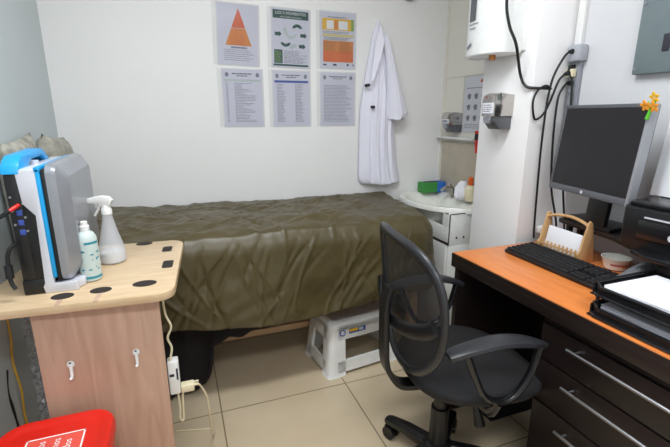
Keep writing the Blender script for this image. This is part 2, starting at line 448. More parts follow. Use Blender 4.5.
MB().text(F, 'U', .018, -.125, 0, .0014).build('badge_letter', 'p_blue', t)
MB().quad(F, -.088, -.012, .01, .013).build('sticker', 'p_blue', t, label='blue and yellow sticker')
MB().quad(F, -.086, -.003, -.035, .012, .0008).build('sticker_band', 'p_yellow', t)
MB().quad(F, -.03, -.006, -.004, .010, .0008).build('sticker_panel', 'p_pale', t)

# ------------------------------------------------------------ small beech table with front panel
TX, TY, TR = -.046, 1.345, rad(-4.2)
placing((-.27, 1.66, .75), (-.2295, 1.411, .8325), .85)
t = thing('side_table', 'pale beech table with oval cup holes and pinkish wood front panel', 'table', (-.27, 1.66, -.22))
TF = Matrix.Translation((TX, TY, 0)) @ Matrix.Rotation(TR, 4, 'Z')   # local: x to the left is negative, y away
poly = []
tw, td = .50, .615
for k in range(9): a = rad(-90+90*k/8); poly.append((-.06+.06*math.cos(a), .06+.06*math.sin(a)))
for k in range(9): a = rad(0+90*k/8); poly.append((-.06+.06*math.cos(a), td-.06+.06*math.sin(a)))
poly += [(-.535, td-.005), (-.578, -.005)]
MB().prism(poly, .722, .75, TF, .004).build('table_top', 'beech', t)
hl = MB()
TFi = TF.inverted()
def hole(x, y, rx, ry, sq=False):
    c = TFi @ Vector((x, y, 0))
    if sq: p = rrect(2*rx, 2*ry, .010, 4, c.x, c.y)
    else: p = [(c.x+rx*math.cos(2*PI*k/28), c.y+ry*math.sin(2*PI*k/28)) for k in range(28)]
    MB().prism(p, .7498, .7506, TF).build('cup_hole', 'hole', t)
hole(-.371, 1.435, .032, .026); hole(-.266, 1.446, .032, .026); hole(-.137, 1.457, .038, .028)
hole(-.165, 1.945, .034, .026); hole(-.070, 1.83, .019, .036, True); hole(-.066, 1.632, .019, .042, True)
for hx, hy in ((-.371, 1.40), (-.266, 1.402)):
    c = TFi @ Vector((hx, hy, 0))
    MB().box((c.x-.007, -.0012, .7218), (c.x+.007, .06, .7504), .0, TF).build('slot', 'panelwood', t, label='pinkish slot from hole to table edge')
MB().box((-.455, 1.400, -.2285), (-.096, 1.418, .722), .002).build('front_panel', 'panelwood', t)
MB().box((-.440, 1.85, -.2285), (-.145, 1.868, .722), .002).build('rear_panel', 'panelwood', t)
for i, (x, z) in enumerate(((-.371, .517), (-.182, .52))):
    h = thing('adhesive_hook', 'small white adhesive hook on the wood panel, %s' % ('above the red bin' if i == 0 else 'nearer the extension lead'), 'hook', (x, 1.40, z), group='hooks on the wood panel')
    F = frame((x, 1.3995, z), (1, 0, 0), (0, 0, 1))
    MB().prism([(.011*math.cos(2*PI*k/20), .016+.012*math.sin(2*PI*k/20)) for k in range(20)], 0, .005, F, .001).build('backplate', 'white', h)
    MB().tube([(x, 1.392, z+.012), (x+.001, 1.387, z-.012), (x, 1.383, z-.026), (x-.001, 1.376, z-.022)], [.0055, .004], 8, smooth=3).build('hook', 'white', h)
    MB().poly(F, [(.004*math.cos(2*PI*k/12)-.001, .022+.003*math.sin(2*PI*k/12)) for k in range(12)], .0056).build('screw', 'text', h)

# ------------------------------------------------------------ case-like workstation on the table
t = thing('medical_workstation', 'black, silver and bright blue portable case machine standing on the beech table', 'machine', (-.41, 1.69, .75))
y0, y1 = 1.48, 1.90
MB().box((-.482, y0, .765), (-.44, y1, 1.136), .012).box((-.482, y0-.004, .7505), (-.41, y1-.03, .80), .006).box((-.445, y0, .765), (-.40, y1-.01, 1.13), .003).build('body', 'black', t)
F = frame((-.482, y0-.0015, .7505), (1, 0, 0), (0, 0, 1))
MB().prism([(.034, .388), (.086, .390), (.086, .03), (.150, .03), (.150, .0), (.058, .0), (.054, .022), (.060, .034), (.068, .252), (.040, .290)], -.012, .003, F, .0015).box((-.448, y0, 1.12), (-.398, y1-.005, 1.143), .004).build('silver_frame', 'silver_light', t, label='light silver frame band')
MB().box((-.398, y0-.006, .80), (-.386, y0+.02, 1.143), .003).box((-.400, y0-.006, 1.132), (-.384, y1+.005, 1.148), .003).build('blue_strip', 'blue', t, label='bright blue edge strip')
MB().box((-.386, y0+.0, .79), (-.374, y1, 1.140), .002).build('gap_panel', 'black', t)
ld_ = MB(); rr = []
for x, ins in ((-.374, .0), (-.358, .0), (-.348, .005), (-.322, .042), (-.321, .055)):
    rr.append([(x, (y0+y1)/2+.012+a, .966+b) for a, b in rrect(.445-2*ins, .375-2*ins, max(.012, .035-ins*.3), 5)])
ld_.loft(rr).build('lid', 'silver', t, sharp=18, label='silver bevelled lid')
MB().prism([(-.350, y0-.002), (-.318, y0+.03), (-.318, y0+.12), (-.37, y0+.12), (-.41, y0-.002)], .7505, .778, None, .004).build('foot', 'silver_light', t)
hd = MB(); HF = frame((-.482, 0, 0), (0, 1, 0), (0, 0, 1))
outer = [(1.474, 1.130), (1.476, 1.146), (1.500, 1.168), (1.53, 1.180), (1.74, 1.186), (1.775, 1.174), (1.83, 1.140), (1.83, 1.13), (1.80, 1.13), (1.755, 1.156), (1.735, 1.162), (1.615, 1.160), (1.575, 1.140), (1.55, 1.124)]
hd.prism(outer, .0, .046, HF, .004).build('handle', 'blue', t, label='bright blue carry handle')
MB().tube([(-.43, 1.62, 1.143), (-.43, 1.62, 1.156)], .012, 12).build('dial', 'silver_light', t)
for k in range(3): MB().box((-.462, y0-.0015, 1.005-.030*k), (-.447, y0, 1.022-.030*k), .0008).build('usb_port', 'p_blue', t, label='blue socket opening')
for k in range(6): MB().tube([(-.470+.018*(k % 2)*1.6, y0-.003, 1.062-.021*k), (-.470+.018*(k % 2)*1.6, y0+.002, 1.062-.021*k)], .0035, 10).build('socket', 'steel', t)
# leads of the machine
o = MB().tube([(-.452, y0-.004, 1.038), (-.458, y0-.016, 1.034)], .006, 10)
pl = thing('red_plug_lead', 'black lead with red plug in the side of the machine', 'cable', (-.45, 1.46, 1.04))
o.tube([(-.458, y0-.016, 1.034), (-.470, y0-.034, 1.026)], [.0065, .005], 10).build('plug', 'red', pl, label='red plug')
MB().tube([(-.470, y0-.034, 1.026), (-.49, 1.40, 1.015), (-.515, 1.35, 1.02), (-.53, 1.30, .98)], .0065, 8, smooth=5).build('cable', 'black', pl)
MB().tube([(-.476, 1.47, .92), (-.486, 1.455, .915), (-.495, 1.448, .89), (-.497, 1.445, .85), (-.496, 1.44, .815), (-.486, 1.435, .79)], .006, 8, smooth=5).tube([(-.497, 1.445, .865), (-.496, 1.44, .825)], .011, 10).build('cable', 'black', None)
tag(bpy.data.objects['cable.001'] if 'cable.001' in bpy.data.objects else bpy.data.objects['cable'], 'black looped power lead at the edge of the machine', 'cable')

# cushions behind the machine
def cushion(c, w_, h_, th, roll, label):
    mb = MB(); rows_f = []; n = 18
    mx = Matrix.Translation(c) @ Matrix.Rotation(roll, 4, 'X')
    for side in (1, -1):
        rows = []
        for i in range(n+1):
            row = []
            for j in range(n+1):
                a = -1+2*i/n; b = -1+2*j/n
                pin = 1-.05*(1-abs(a)**2)*abs(b)**3 - .0
                pin2 = 1-.05*(1-abs(b)**2)*abs(a)**3
                tt = th*max(0, (1-a**4)*(1-b**4))**.5
                row.append((side*tt, a*w_/2*pin2, b*h_/2*pin))
            rows.append(row)
        mb.grid(rows, mx)
    bmesh.ops.remove_doubles(mb.bm, verts=mb.bm.verts, dist=1e-5); bmesh.ops.recalc_face_normals(mb.bm, faces=mb.bm.faces)
    o = mb.build('cushion', 'cushion', None, sharp=180); tag(o, label, 'cushion'); return o
placing()
cushion((-.495, 1.72, 1.025), .32, .40, .034, rad(4), 'patterned grey cushion behind the machine, nearer its blue handle')
cushion((-.470, 2.055, 1.025), .33, .38, .055, rad(-5), 'patterned grey cushion in the room corner behind the silver machine')
placing((-.27, 1.66, .75), (-.2295, 1.411, .8325), .85)

# ------------------------------------------------------------ bottles on the table
t = thing('sanitizer_bottle', 'small aqua bottle with teal bands in front of the spray bottle', 'bottle', (-.308, 1.56, .7506))
c = (-.308, 1.56, .7506)
MB().lathe([(.026, 0), (.032, .004), (.033, .03), (.033, .135), (.031, .152), (.024, .166), (.014, .172), (.013, .176)], c, 24).build('bottle_body', 'sanit', t)
MB().lathe([(.0145, .172), (.0145, .190), (.011, .192), (.011, .204), (.006, .206)], c, 20).build('cap', 'white', t, label='white flip cap')
bd = MB()
for z, h, a0, a1 in ((.012, .008, 170, 360), (.152-.02, .007, 265, 350), (.105, .006, 185, 262)):
    rows = []
    for k in range(16):
        a = rad(a0+(a1-a0)*k/15); rows.append([(c[0]+.0334*math.cos(a), c[1]+.0334*math.sin(a), c[2]+z), (c[0]+.0334*math.cos(a), c[1]+.0334*math.sin(a), c[2]+z+h)])
    bd.grid(rows)
for k in range(14):
    a = rad(random.uniform(215, 335)); z = random.uniform(.035, .115); l = random.uniform(.05, .35)
    bd.grid([[(c[0]+.0335*math.cos(a+q), c[1]+.0335*math.sin(a+q), c[2]+z), (c[0]+.0335*math.cos(a+q), c[1]+.0335*math.sin(a+q), c[2]+z+.004)] for q in (0, l/2, l)])
bd.build('printed_bands', 'p_teal', t, label='teal printed bands and marks')
t = thing('spray_bottle', 'clear conical spray bottle with white trigger on the table', 'spray bottle', (-.262, 1.735, .7506))
c = (-.262, 1.735, .7506)
MB().lathe([(.040, 0), (.047, .006), (.048, .02), (.047, .045), (.040, .078), (.028, .125), (.019, .17), (.0165, .192), (.0165, .198)], c, 28).build('bottle_body', 'bottle', t)
MB().lathe([(.038, .004), (.045, .008), (.0455, .02), (.0448, .042), (.001, .042)], c, 28).build('liquid', 'liquid', t)
MB().lathe([(.0185, .188), (.0185, .206), (.015, .212), (.013, .222)], c, 20).build('collar', 'white', t)
hx = MB()
prof = [(-.068, .232), (-.068, .246), (-.045, .252), (-.01, .258), (.015, .254), (.026, .240), (.020, .224), (.012, .216), (-.012, .216), (-.022, .228), (-.05, .230)]
hx.prism(prof, -.011, .011, frame((c[0], c[1], c[2]), (1, -.25, 0), (0, 0, 1)), .003).build('spray_head', 'white', t)
MB().tube([(c[0]-.020, c[1]+.004, c[2]+.226), (c[0]-.028, c[1]+.006, c[2]+.205), (c[0]-.042, c[1]+.009, c[2]+.182)], [.007, .004], 8, smooth=4).build('trigger', 'white', t)

# ------------------------------------------------------------ things under and beside the table
placing((-.375, 1.10, .45), (-.341, 1.0, .5265), .91)
t = thing('medical_waste_bin', 'red plastic bin with labelled red lid in front of the wood panel', 'bin', (-.375, 1.10, -.128))
rr = []
for z, sc in ((-.128, .78), (-.11, .80), (.41, .95), (.425, .95)):
    rr.append([(x, y, z) for x, y in rrect(.29*sc, .31*sc, .07*sc, 7, -.378, 1.105)])
MB().loft(rr).build('bin_body', 'red', t)
rr = []
for z, e in ((.418, .0), (.442, .0), (.452, -.006), (.452, -.022), (.446, -.03), (.446, -.05)):
    rr.append([(x, y, z) for x, y in rrect(.29+2*e, .31+2*e, max(.02, .07+e), 7, -.378, 1.105)])
MB().loft(rr).build('lid', 'red', t)
F = frame((-.374, 1.10, .4468), (1, 0, 0), (0, 1, 0))
MB().quad(F, -.072, -.085, .072, .082).build('label', 'red_label', t, label='paler red label with a white outline and white lettering')
ol = MB()
for a in ((-.070, -.083, .070, -.079), (-.070, .076, .070, .080), (-.070, -.083, -.066, .080), (.066, -.083, .070, .080)): ol.quad(F, *a, .0006)
F2 = frame((-.374, 1.10, .4468), (0, 1, 0), (-1, 0, 0))
ol.text(F2, 'patógenos', .026, .064, -.005, .0007, 'RIGHT').text(F2, 'usados', .026, .052, -.034, .0007, 'RIGHT').text(F2, 'Residuos', .026, .064, .030, .0007, 'RIGHT')
ol.build('lettering', 'p_white', t)
placing()
o = MB().tube([(-.525, 1.44, .722), (-.522, 1.43, .64), (-.528, 1.425, .56), (-.520, 1.42, .46), (-.525, 1.42, .36), (-.515, 1.42, .2), (-.50, 1.40, .02), (-.47, 1.40, .006)], .0035, 8, smooth=6).build('yellow_cable', 'yellow_cord')
tag(o, 'thin yellow cable running down the left wall under the table', 'cable')
o = MB().tube([(-.53, 1.38, .56), (-.532, 1.36, .50), (-.528, 1.36, .44), (-.530, 1.37, .38), (-.52, 1.37, .2), (-.515, 1.37, .008)], .006, 8, flat=.6, smooth=6).build('black_cable', 'black')
tag(o, 'black cable hanging on the left wall left of the yellow one', 'cable')
rows = []
for i in range(40):
    z = .715-.40*i/39; rows.append([(-.497+.034*j/7+.006*noise.noise(Vector((j*1.7, i*.9, 3))), 1.46+.02*noise.noise(Vector((j*.9, i*.8, 8)))+.008*math.sin(i*1.9+j), z+.006*noise.noise(Vector((j*.8, i, 1)))) for j in range(8)])
o = MB().grid(rows).build('plastic_wrap', 'wrap', sharp=20); tag(o, 'crinkled clear plastic wrap hanging behind the wood panel', 'plastic wrap')
# extension lead at the panel's right edge
placing((-.27, 1.66, .75), (-.2295, 1.411, .8325), .85)
t = thing('extension_lead', 'white power strip hanging on the right edge of the wood panel', 'power strip', (-.075, 1.44, .32))
MB().box((-.0955, 1.425, .325), (-.058, 1.47, .455), .006).build('strip_body', 'white', t)
MB().box((-.068, 1.4235, .385), (-.062, 1.4255, .43)).box((-.090, 1.4235, .40), (-.075, 1.4255, .41)).build('socket_slots', 'text', t)
MB().tube([(-.085, 1.44, .455), (-.075, 1.45, .50), (-.085, 1.45, .54), (-.07, 1.455, .58), (-.085, 1.46, .63), (-.088, 1.46, .72)], .004, 8, smooth=5).build('cable', 'white_cream', t)
t = thing('charger_plug', 'cream charger plug and cord in the white power strip', 'charger', (-.05, 1.44, .35))
MB().box((-.0575, 1.425, .325), (-.012, 1.46, .352), .004).box((-.012, 1.43, .343), (.004, 1.436, .348)).box((-.012, 1.45, .343), (.004, 1.456, .348)).build('plug', 'white_cream', t)
MB().tube([(-.03, 1.44, .338), (.0, 1.46, .33), (.028, 1.50, .24), (.035, 1.545, .11), (.040, 1.75, -.15), (.057, 1.88, -.224), (-.0, 1.90, -.225), (-.12, 1.93, -.225)], .0038, 8, smooth=7).build('cable', 'white_cream', t)
MB().tube([(-.07, 1.445, .325), (-.068, 1.445, .25), (-.072, 1.45, .21), (-.060, 1.45, .20), (-.055, 1.45, .30), (-.05, 1.445, .325)], .004, 8, smooth=5).build('cable', 'white_cream', t)

placing()
# ------------------------------------------------------------ papers on the back wall
def lines(mb, F, u0, v0, u1, v1, n, h, nn, ragged=.35, words=True):
    for i in range(n):
        v = v1-(v1-v0)*(i+.5)/n; e = u0+(u1-u0)*(1-random.random()*ragged)
        u = u0
        while u < e:
            l = random.uniform(.008, .022) if words else e-u
            mb.quad(F, u, v-h/2, min(u+l, e), v+h/2, nn); u += l+.0035
def poster(cx, cz, label, w_=.212, h_=.298, tilt=0.0, y=YB):
    t = thing('wall_notice', label, 'notice', (cx, y-.001, cz-h_/2), group='sleeved notices on the back wall')
    a = rad(tilt)
    F = frame((cx, y-.002, cz), (math.cos(a), 0, math.sin(a)), (-math.sin(a), 0, math.cos(a)))
    MB().prism(rrect(w_, h_, .002, 2), -.0012, 0, F).build('sheet', 'sheet_paper', t)
    MB().prism(rrect(w_+.014, h_+.012, .004, 3), .004, .0044, F).build('sleeve', 'sleeve', t)
    s = MB()
    s.quad(F, -w_/2-.026, -h_/2-.004, -w_/2-.007, h_/2+.004, .0042)
    s.build('hole_strip', 'sleeve', t)
    hs = MB()
    for k in range(11): hs.poly(F, [(-w_/2-.017+.0035*math.cos(2*PI*q/10), -h_/2+.02+.026*k+.0035*math.sin(2*PI*q/10)) for q in range(10)], .0046)
    hs.build('punched_holes', 'holes', t)
    return t, F
N1, N2, N3 = .0006, .0011, .0016
# triangle poster
t, F = poster(.362, 1.703, 'sleeved notice with an orange triangle, upper row nearest the corner', tilt=-1.5)
apex = (.002, .130); base = ((-.068, -.052), (.070, -.052))
def tri(v): f = (apex[1]-v)/(apex[1]-base[0][1]); return apex[0]+(base[0][0]-apex[0])*f, apex[0]+(base[1][0]-apex[0])*f
l1, r1 = tri(.035); l2, r2 = tri(-.052)
MB().poly(F, [apex, (l1, .035), (r1, .035)], N1).build('triangle_tip', 'p_red', t, label='red-orange triangle tip')
MB().poly(F, [(l1, .033), (l2, -.052), (r2, -.052), (r1, .033)], N1).build('triangle_base', 'p_amber', t, label='amber triangle base')
mb = MB(); 
for v in (.09, .075, .06, .045): l, r = tri(v); lines(mb, F, l+.012, v-.004, r-.010, v+.004, 1, .003, N2, .2)
mb.build('tip_text', 'p_amber', t)
mb = MB()
for v in (.020, .010, -.005, -.016, -.026, -.036, -.046): l, r = tri(v); lines(mb, F, l+.016, v-.004, r-.014, v+.004, 1, .0035, N2, .25)
mb.build('triangle_text', 'p_red', t)
mb = MB(); mb.quad(F, -.04, -.066, .045, -.058, N1); lines(mb, F, -.075, -.13, .08, -.07, 6, .003, N1, .3); mb.build('footer_text', 'text_soft', t)
# five moments poster
t, F = poster(.648, 1.700, 'sleeved notice with dark green header and hand diagram, upper row middle', tilt=-1.0)
for nm, a in (('header_band', (-.1, .100, .1, .142)), ('footer_bar', (-.1, -.142, .1, -.132)), ('corner_box', (-.095, -.128, -.048, -.058))): MB().quad(F, *a, N1).build(nm, 'p_green', t, label='dark green '+nm.replace('_', ' '))
MB().text(F, 'LOS 5 MOMENTOS', .0205, 0, .127, N2).text(F, 'para la higiene de las manos', .0105, 0, .109, N2).build('heading', 'p_white', t, label='white heading lettering')
def arrow(u, v, a):
    ar = MB()
    G = F @ Matrix.Translation((u, v, N1)) @ Matrix.Rotation(rad(a), 4, 'Z')
    ar.poly(G, [(-.02, -.009), (.004, -.009), (.004, -.015), (.018, 0), (.004, .015), (.004, .009), (-.02, .009)]); ar.build('arrow', 'p_green', t)
arrow(-.070, .022, 0); arrow(.073, .020, 0); arrow(.066, -.036, 0)
for s_, u, v in ((1, .036, .055), (-1, -.03, -.02)):
    o_ = [(u+.028*math.cos(rad(q))*1, v+s_*.022*math.sin(rad(q))) for q in range(0, 181, 15)]; i_ = [(u+.012*math.cos(rad(q)), v+s_*.006*math.sin(rad(q))) for q in range(180, -1, -15)]
    MB().poly(F, o_+i_, N1).build('arrow', 'p_green', t)
hg = MB()
hg.poly(F, [(-.045, .05), (-.03, .06), (-.02, .03), (.0, .012), (.02, .02), (.03, .03), (.035, .02), (.012, -.002), (-.012, -.002), (-.035, .022)], N1)
hg.poly(F, [(-.01, -.05), (.0, -.028), (.02, -.022), (.035, -.03), (.03, -.042), (.01, -.05)], N1)
hg.build('hands_drawing', 'p_pale', t)
mb = MB(); lines(mb, F, -.04, -.128, .095, -.06, 10, .003, N1, .4); mb.build('body_text', 'text_soft', t)
mb = MB(); lines(mb, F, -.09, -.124, -.052, -.064, 7, .003, N2, .3); mb.build('box_text', 'p_lime', t)
# orange and yellow poster
t, F = poster(.925, 1.705, 'sleeved notice with yellow table and orange blocks, upper row beside the coat')
MB().quad(F, -.095, .055, .095, .116, N1).build('yellow_table', 'p_yellow', t, label='yellow table')
MB().quad(F, .080, .055, .098, .116, N2).build('green_tab', 'p_lime', t)
for a in ((-.068, .060, -.026, .105), (.004, .060, .060, .105)): MB().quad(F, *a, N2).build('table_cell', 'p_white', t)
for a in ((-.022, .060, .0, .108), (-.09, -.058, .095, -.0)): MB().quad(F, *a, N2).build('orange_panel', 'p_amber', t)
MB().quad(F, -.09, -.115, .095, -.058, N1).build('orange_block', 'p_orange', t, label='orange block')
MB().quad(F, -.094, .022, .097, .034, N1).build('sand_band', 'p_sand', t)
mb = MB(); lines(mb, F, -.06, .118, .062, .128, 1, .004, N1, .1); lines(mb, F, -.09, .035, .09, .05, 2, .0025, N1, .2); lines(mb, F, -.085, .002, .085, .02, 3, .0025, N1, .2); mb.build('title_text', 'text', t)
mb = MB(); lines(mb, F, -.086, -.112, .0, -.005, 12, .0028, N2, .3); lines(mb, F, .008, -.112, .09, -.005, 12, .0028, N2, .3); mb.build('block_text', 'p_red', t)
mb = MB(); mb.quad(F, -.09, -.134, -.07, -.126, N1).quad(F, -.03, -.134, -.008, -.124, N1).quad(F, .055, -.134, .068, -.122, N1).quad(F, .092, -.134, .1, -.124, N1); mb.build('footer_marks', 'text', t)
# lists of the lower row
def doc(cx, label, bar, cols, cz=1.383):
    t, F = poster(cx, cz, label)
    mb = MB()
    for s_ in (-1, 1): mb.poly(F, [(s_*.082+.010*math.cos(2*PI*q/12), .122+.012*math.sin(2*PI*q/12)) for q in range(12)], N1)
    mb.build('crests', 'text_soft', t)
    mb = MB(); lines(mb, F, -.055, .122, .055, .132, 1, .005, N1, .05); lines(mb, F, -.03, .112, .03, .120, 1, .004, N1, .05)
    mb.build('title_text', 'text', t)
    if bar: MB().quad(F, -.098, .087, .098, .099, N1).build('header_bar', bar, t)
    mb = MB()
    for a, b_, rg in cols: lines(mb, F, a, -.128, b_, .082, 26, .003, N1, rg)
    mb.build('list_text', 'text_soft', t)
    return t, F
doc(.372, 'sleeved list with pale green header bar, lower row nearest the corner', 'p_pale', ((-.09, -.078, .1), (-.045, .075, .7)))
doc(.645, 'sleeved two-column list with blue header bar, lower row middle', 'p_blue', ((-.085, -.035, .4), (.02, .075, .4)))
t, F = doc(.925, 'sleeved grey form with blocks of text, lower row beside the coat', None, ((-.088, .088, .25),))

# ------------------------------------------------------------ lab coat on its hook
t = thing('coat_hook', 'small white wall hook holding up the lab coat', 'hook', (1.172, YB, 1.80))
MB().prism(rrect(.03, .05, .01, 4), 0, .006, frame((1.172, YB, 1.815), (1, 0, 0), (0, 0, 1))).build('backplate', 'white', t)
MB().tube([(1.172, YB-.005, 1.815), (1.172, YB-.035, 1.80), (1.172, YB-.05, 1.812), (1.172, YB-.052, 1.828)], .005, 8, smooth=4).build('hook', 'white', t)
t = thing('lab_coat', 'white lab coat hanging by its collar on the back wall', 'lab coat', (1.19, 2.38, .87))
def rows_loft(rows, depth, yw, freq, amp, seed, n=40):
    R = cat([(a, b, z) for z, a, b in rows], 5); rings = []
    for p in R:
        l, r_, z = p.x, p.y, p.z; ring = []
        hgt = max(0, (1.80-z)/.9)
        for k in range(n):   # front
            f = k/(n-1); x = l+(r_-l)*f
            fold = amp*min(1, .25+hgt)*(math.sin(freq*f*2*PI+seed+z*2.5)*.6+math.sin(freq*1.9*f*2*PI+seed*2-z*4)*.4)
            dd = depth*(.35+.65*min(1, hgt*2))*max(0, math.sin(PI*f))**.6
            ring.append((x, yw-.008-dd-fold*math.sin(PI*f), z+.004*math.sin(f*9+seed)))
        for k in range(8):
            f = 1-(k+.5)/8; ring.append((l+(r_-l)*f, yw-.004, z))
        rings.append(ring)
    return rings
body = [(1.815, 1.162, 1.183), (1.755, 1.138, 1.205), (1.66, 1.120, 1.232), (1.60, 1.108, 1.250), (1.465, 1.084, 1.292), (1.323, 1.062, 1.305), (1.177, 1.058, 1.306), (1.02, 1.056, 1.325), (.905, 1.058, 1.348), (.872, 1.080, 1.352)]
MB().loft(rows_loft(body, .058, YB-.004, 4.6, .016, .4)).build('coat_body', 'coat', t, sharp=180)
sr = [(1.74, 1.185, 1.207), (1.68, 1.190, 1.232), (1.60, 1.202, 1.260), (1.50, 1.214, 1.292), (1.40, 1.222, 1.325), (1.33, 1.226, 1.350), (1.295, 1.228, 1.360), (1.265, 1.232, 1.338)]
ring = rows_loft(sr, .050, YB-.055, 1.6, .008, 1.1, 26)
for r_ in ring[-6:]:
    for i_, q in enumerate(r_):
        f = (q[0]-1.225)/.135; r_[i_] = (q[0], q[1], q[2]+.012*f)
MB().loft(ring).build('sleeve', 'coat', t, sharp=60)
lp = MB()
for P in ([(1.168, 2.372, 1.80), (1.138, 2.36, 1.72), (1.106, 2.338, 1.57), (1.090, 2.328, 1.47), (1.112, 2.322, 1.50), (1.150, 2.332, 1.60), (1.168, 2.338, 1.66), (1.185, 2.35, 1.70)],):
    q = [Vector(p) for p in P]; lp.loft([q, [p+Vector((0, .006, 0)) for p in q]])
lp.build('lapel', 'coat', t, sharp=30)
for x, z in ((1.086, 1.463), (1.122, 1.34)):
    MB().tube([(x, 2.385, z), (x, 2.343, z)], .009, 14).build('button', 'text', t, label='dark coat button')

# ------------------------------------------------------------ wash corner behind the pillar
t = thing('washbasin', 'white ceramic washbasin between the couch and the pillar', 'washbasin', (1.48, 2.1, 0))
ctr = Vector((1.47, 2.16))
out = [(1.66, 2.425), (1.55, 2.425), (1.44, 2.42), (1.36, 2.385), (1.305, 2.33), (1.275, 2.25), (1.272, 2.15), (1.292, 2.05), (1.325, 1.965), (1.37, 1.90), (1.42, 1.857), (1.49, 1.83), (1.57, 1.82), (1.66, 1.815)]
outp = [Vector((p.x, p.y)) for p in cat([(x, y, 0) for x, y in out], 4)]
def ring(sc, z, cx=None):
    c = ctr if cx is None else cx
    return [(c.x+(p.x-c.x)*sc, c.y+(p.y-c.y)*sc, z) for p in outp]
bowlc = Vector((1.45, 2.16))
MB().loft([ring(.30, .61), ring(.52, .64), ring(.74, .71), ring(.93, .762), ring(1.0, .772), ring(1.0, .795), ring(.985, .801), ring(.90, .801, bowlc), ring(.82, .795, bowlc), ring(.74, .77, bowlc), ring(.55, .70, bowlc), ring(.2, .675, bowlc), ring(.04, .672, bowlc)]).build('basin', 'ceramic', t)
MB().lathe([(.0, 0), (.02, 0), (.02, .003), (.0, .003)], (1.46, 2.16, .673), 16).build('drain', 'chrome', t)
fc = MB().tube([(1.612, 2.20, .795), (1.612, 2.20, .85)], .014, 12).tube([(1.612, 2.20, .846), (1.57, 2.20, .858), (1.53, 2.20, .838)], [.012, .009], 10, smooth=4).tube([(1.612, 2.20, .85), (1.585, 2.20, .878)], [.009, .006], 10)
fc.build('faucet', 'chrome', t, label='chrome tap')
t = thing('vanity_cabinet', 'white cabinet with dark door joints under the washbasin', 'cabinet', (1.5, 2.1, 0))
MB().box((1.352, 1.845, .02), (1.655, 2.36, .60), .002).box((1.352, 1.845, .60), (1.655, 1.862, .785), .001).box((1.352, 1.86, .60), (1.362, 2.30, .70)).build('cabinet_body', 'cabinet', t)
MB().box((1.346, 1.86, .04), (1.352, 2.35, .60), .001).build('door', 'cabinet', t)
MB().box((1.346, 1.853, .618), (1.352, 2.30, .70), .001).box((1.3465, 1.8535, .69), (1.3515, 1.905, .772)).build('drawer_front', 'cabinet', t)
MB().box((1.3475, 1.845, .602), (1.3525, 2.35, .616)).box((1.348, 1.8438, .60), (1.3545, 1.8458, .775)).box((1.352, 1.8438, .774), (1.62, 1.8452, .779)).build('edge_joints', 'darkgap', t, label='dark door edges')  # dark strips along the gaps and edges of the fronts
for x in (1.401, 1.447):
    MB().tube([(x, 1.8453, .642), (x, 1.843, .642)], .006, 12).build('screw_cap', 'darkgap', t)
o = thing('glove_box', 'green and blue carton of gloves on the back of the washbasin', 'carton', (1.55, 2.36, .80))
MB().box((1.485, 2.33, .802), (1.590, 2.405, .866), .001).build('green_half', 'green_card', o, label='green half of the carton')
MB().box((1.590, 2.33, .802), (1.66, 2.405, .866), .001).build('blue_half', 'blue_card', o, label='blue half of the carton')
MB().prism([(1.56+.06*math.cos(2*PI*k/20), 2.368+.020*math.sin(2*PI*k/20)) for k in range(20)], .866, .8675).build('opening', 'text', o)
o = thing('hand_soap_bottle', 'white soap bottle with orange top at the washbasin edge', 'soap bottle', (1.605, 2.018, .80))
MB().lathe([(.028, 0), (.031, .006), (.031, .075), (.022, .09), (.012, .094)], (1.605, 2.018, .8015), 20).build('bottle_body', 'white_cream', o)
MB().lathe([(.0125, .092), (.0145, .096), (.0145, .135), (.008, .142)], (1.605, 2.018, .8015), 16).build('cap', 'p_red', o, label='orange cap')
o = MB().loft([[(1.592+(.040+.012*math.sin(5*a+i))*sc*math.cos(a), 2.075+(.036+.01*math.sin(4*a+2*i))*sc*math.sin(a), .8015+z) for a in [2*PI*k/40 for k in range(40)]] for i, (z, sc) in enumerate(((0, .8), (.03, 1), (.07, .9), (.095, .6), (.11, .45)))]).build('paper_towel_bundle', 'paper', sharp=180)
tag(o, 'crumpled white towel bundle beside the tap', 'towels')
t = thing('wash_shelf', 'narrow white shelf above the beige splash panel', 'shelf', (1.63, 2.25, 1.145))
MB().box((1.615, 2.05, 1.148), (1.652, 2.418, 1.162), .003).build('shelf_board', 'cabinet', t)
o = MB().box((1.651, 1.80, .802), (XN, 2.395, 1.128), .001).build('splash_panel', 'splash'); tag(o, 'beige splash panel on the niche wall above the washbasin', 'panel')
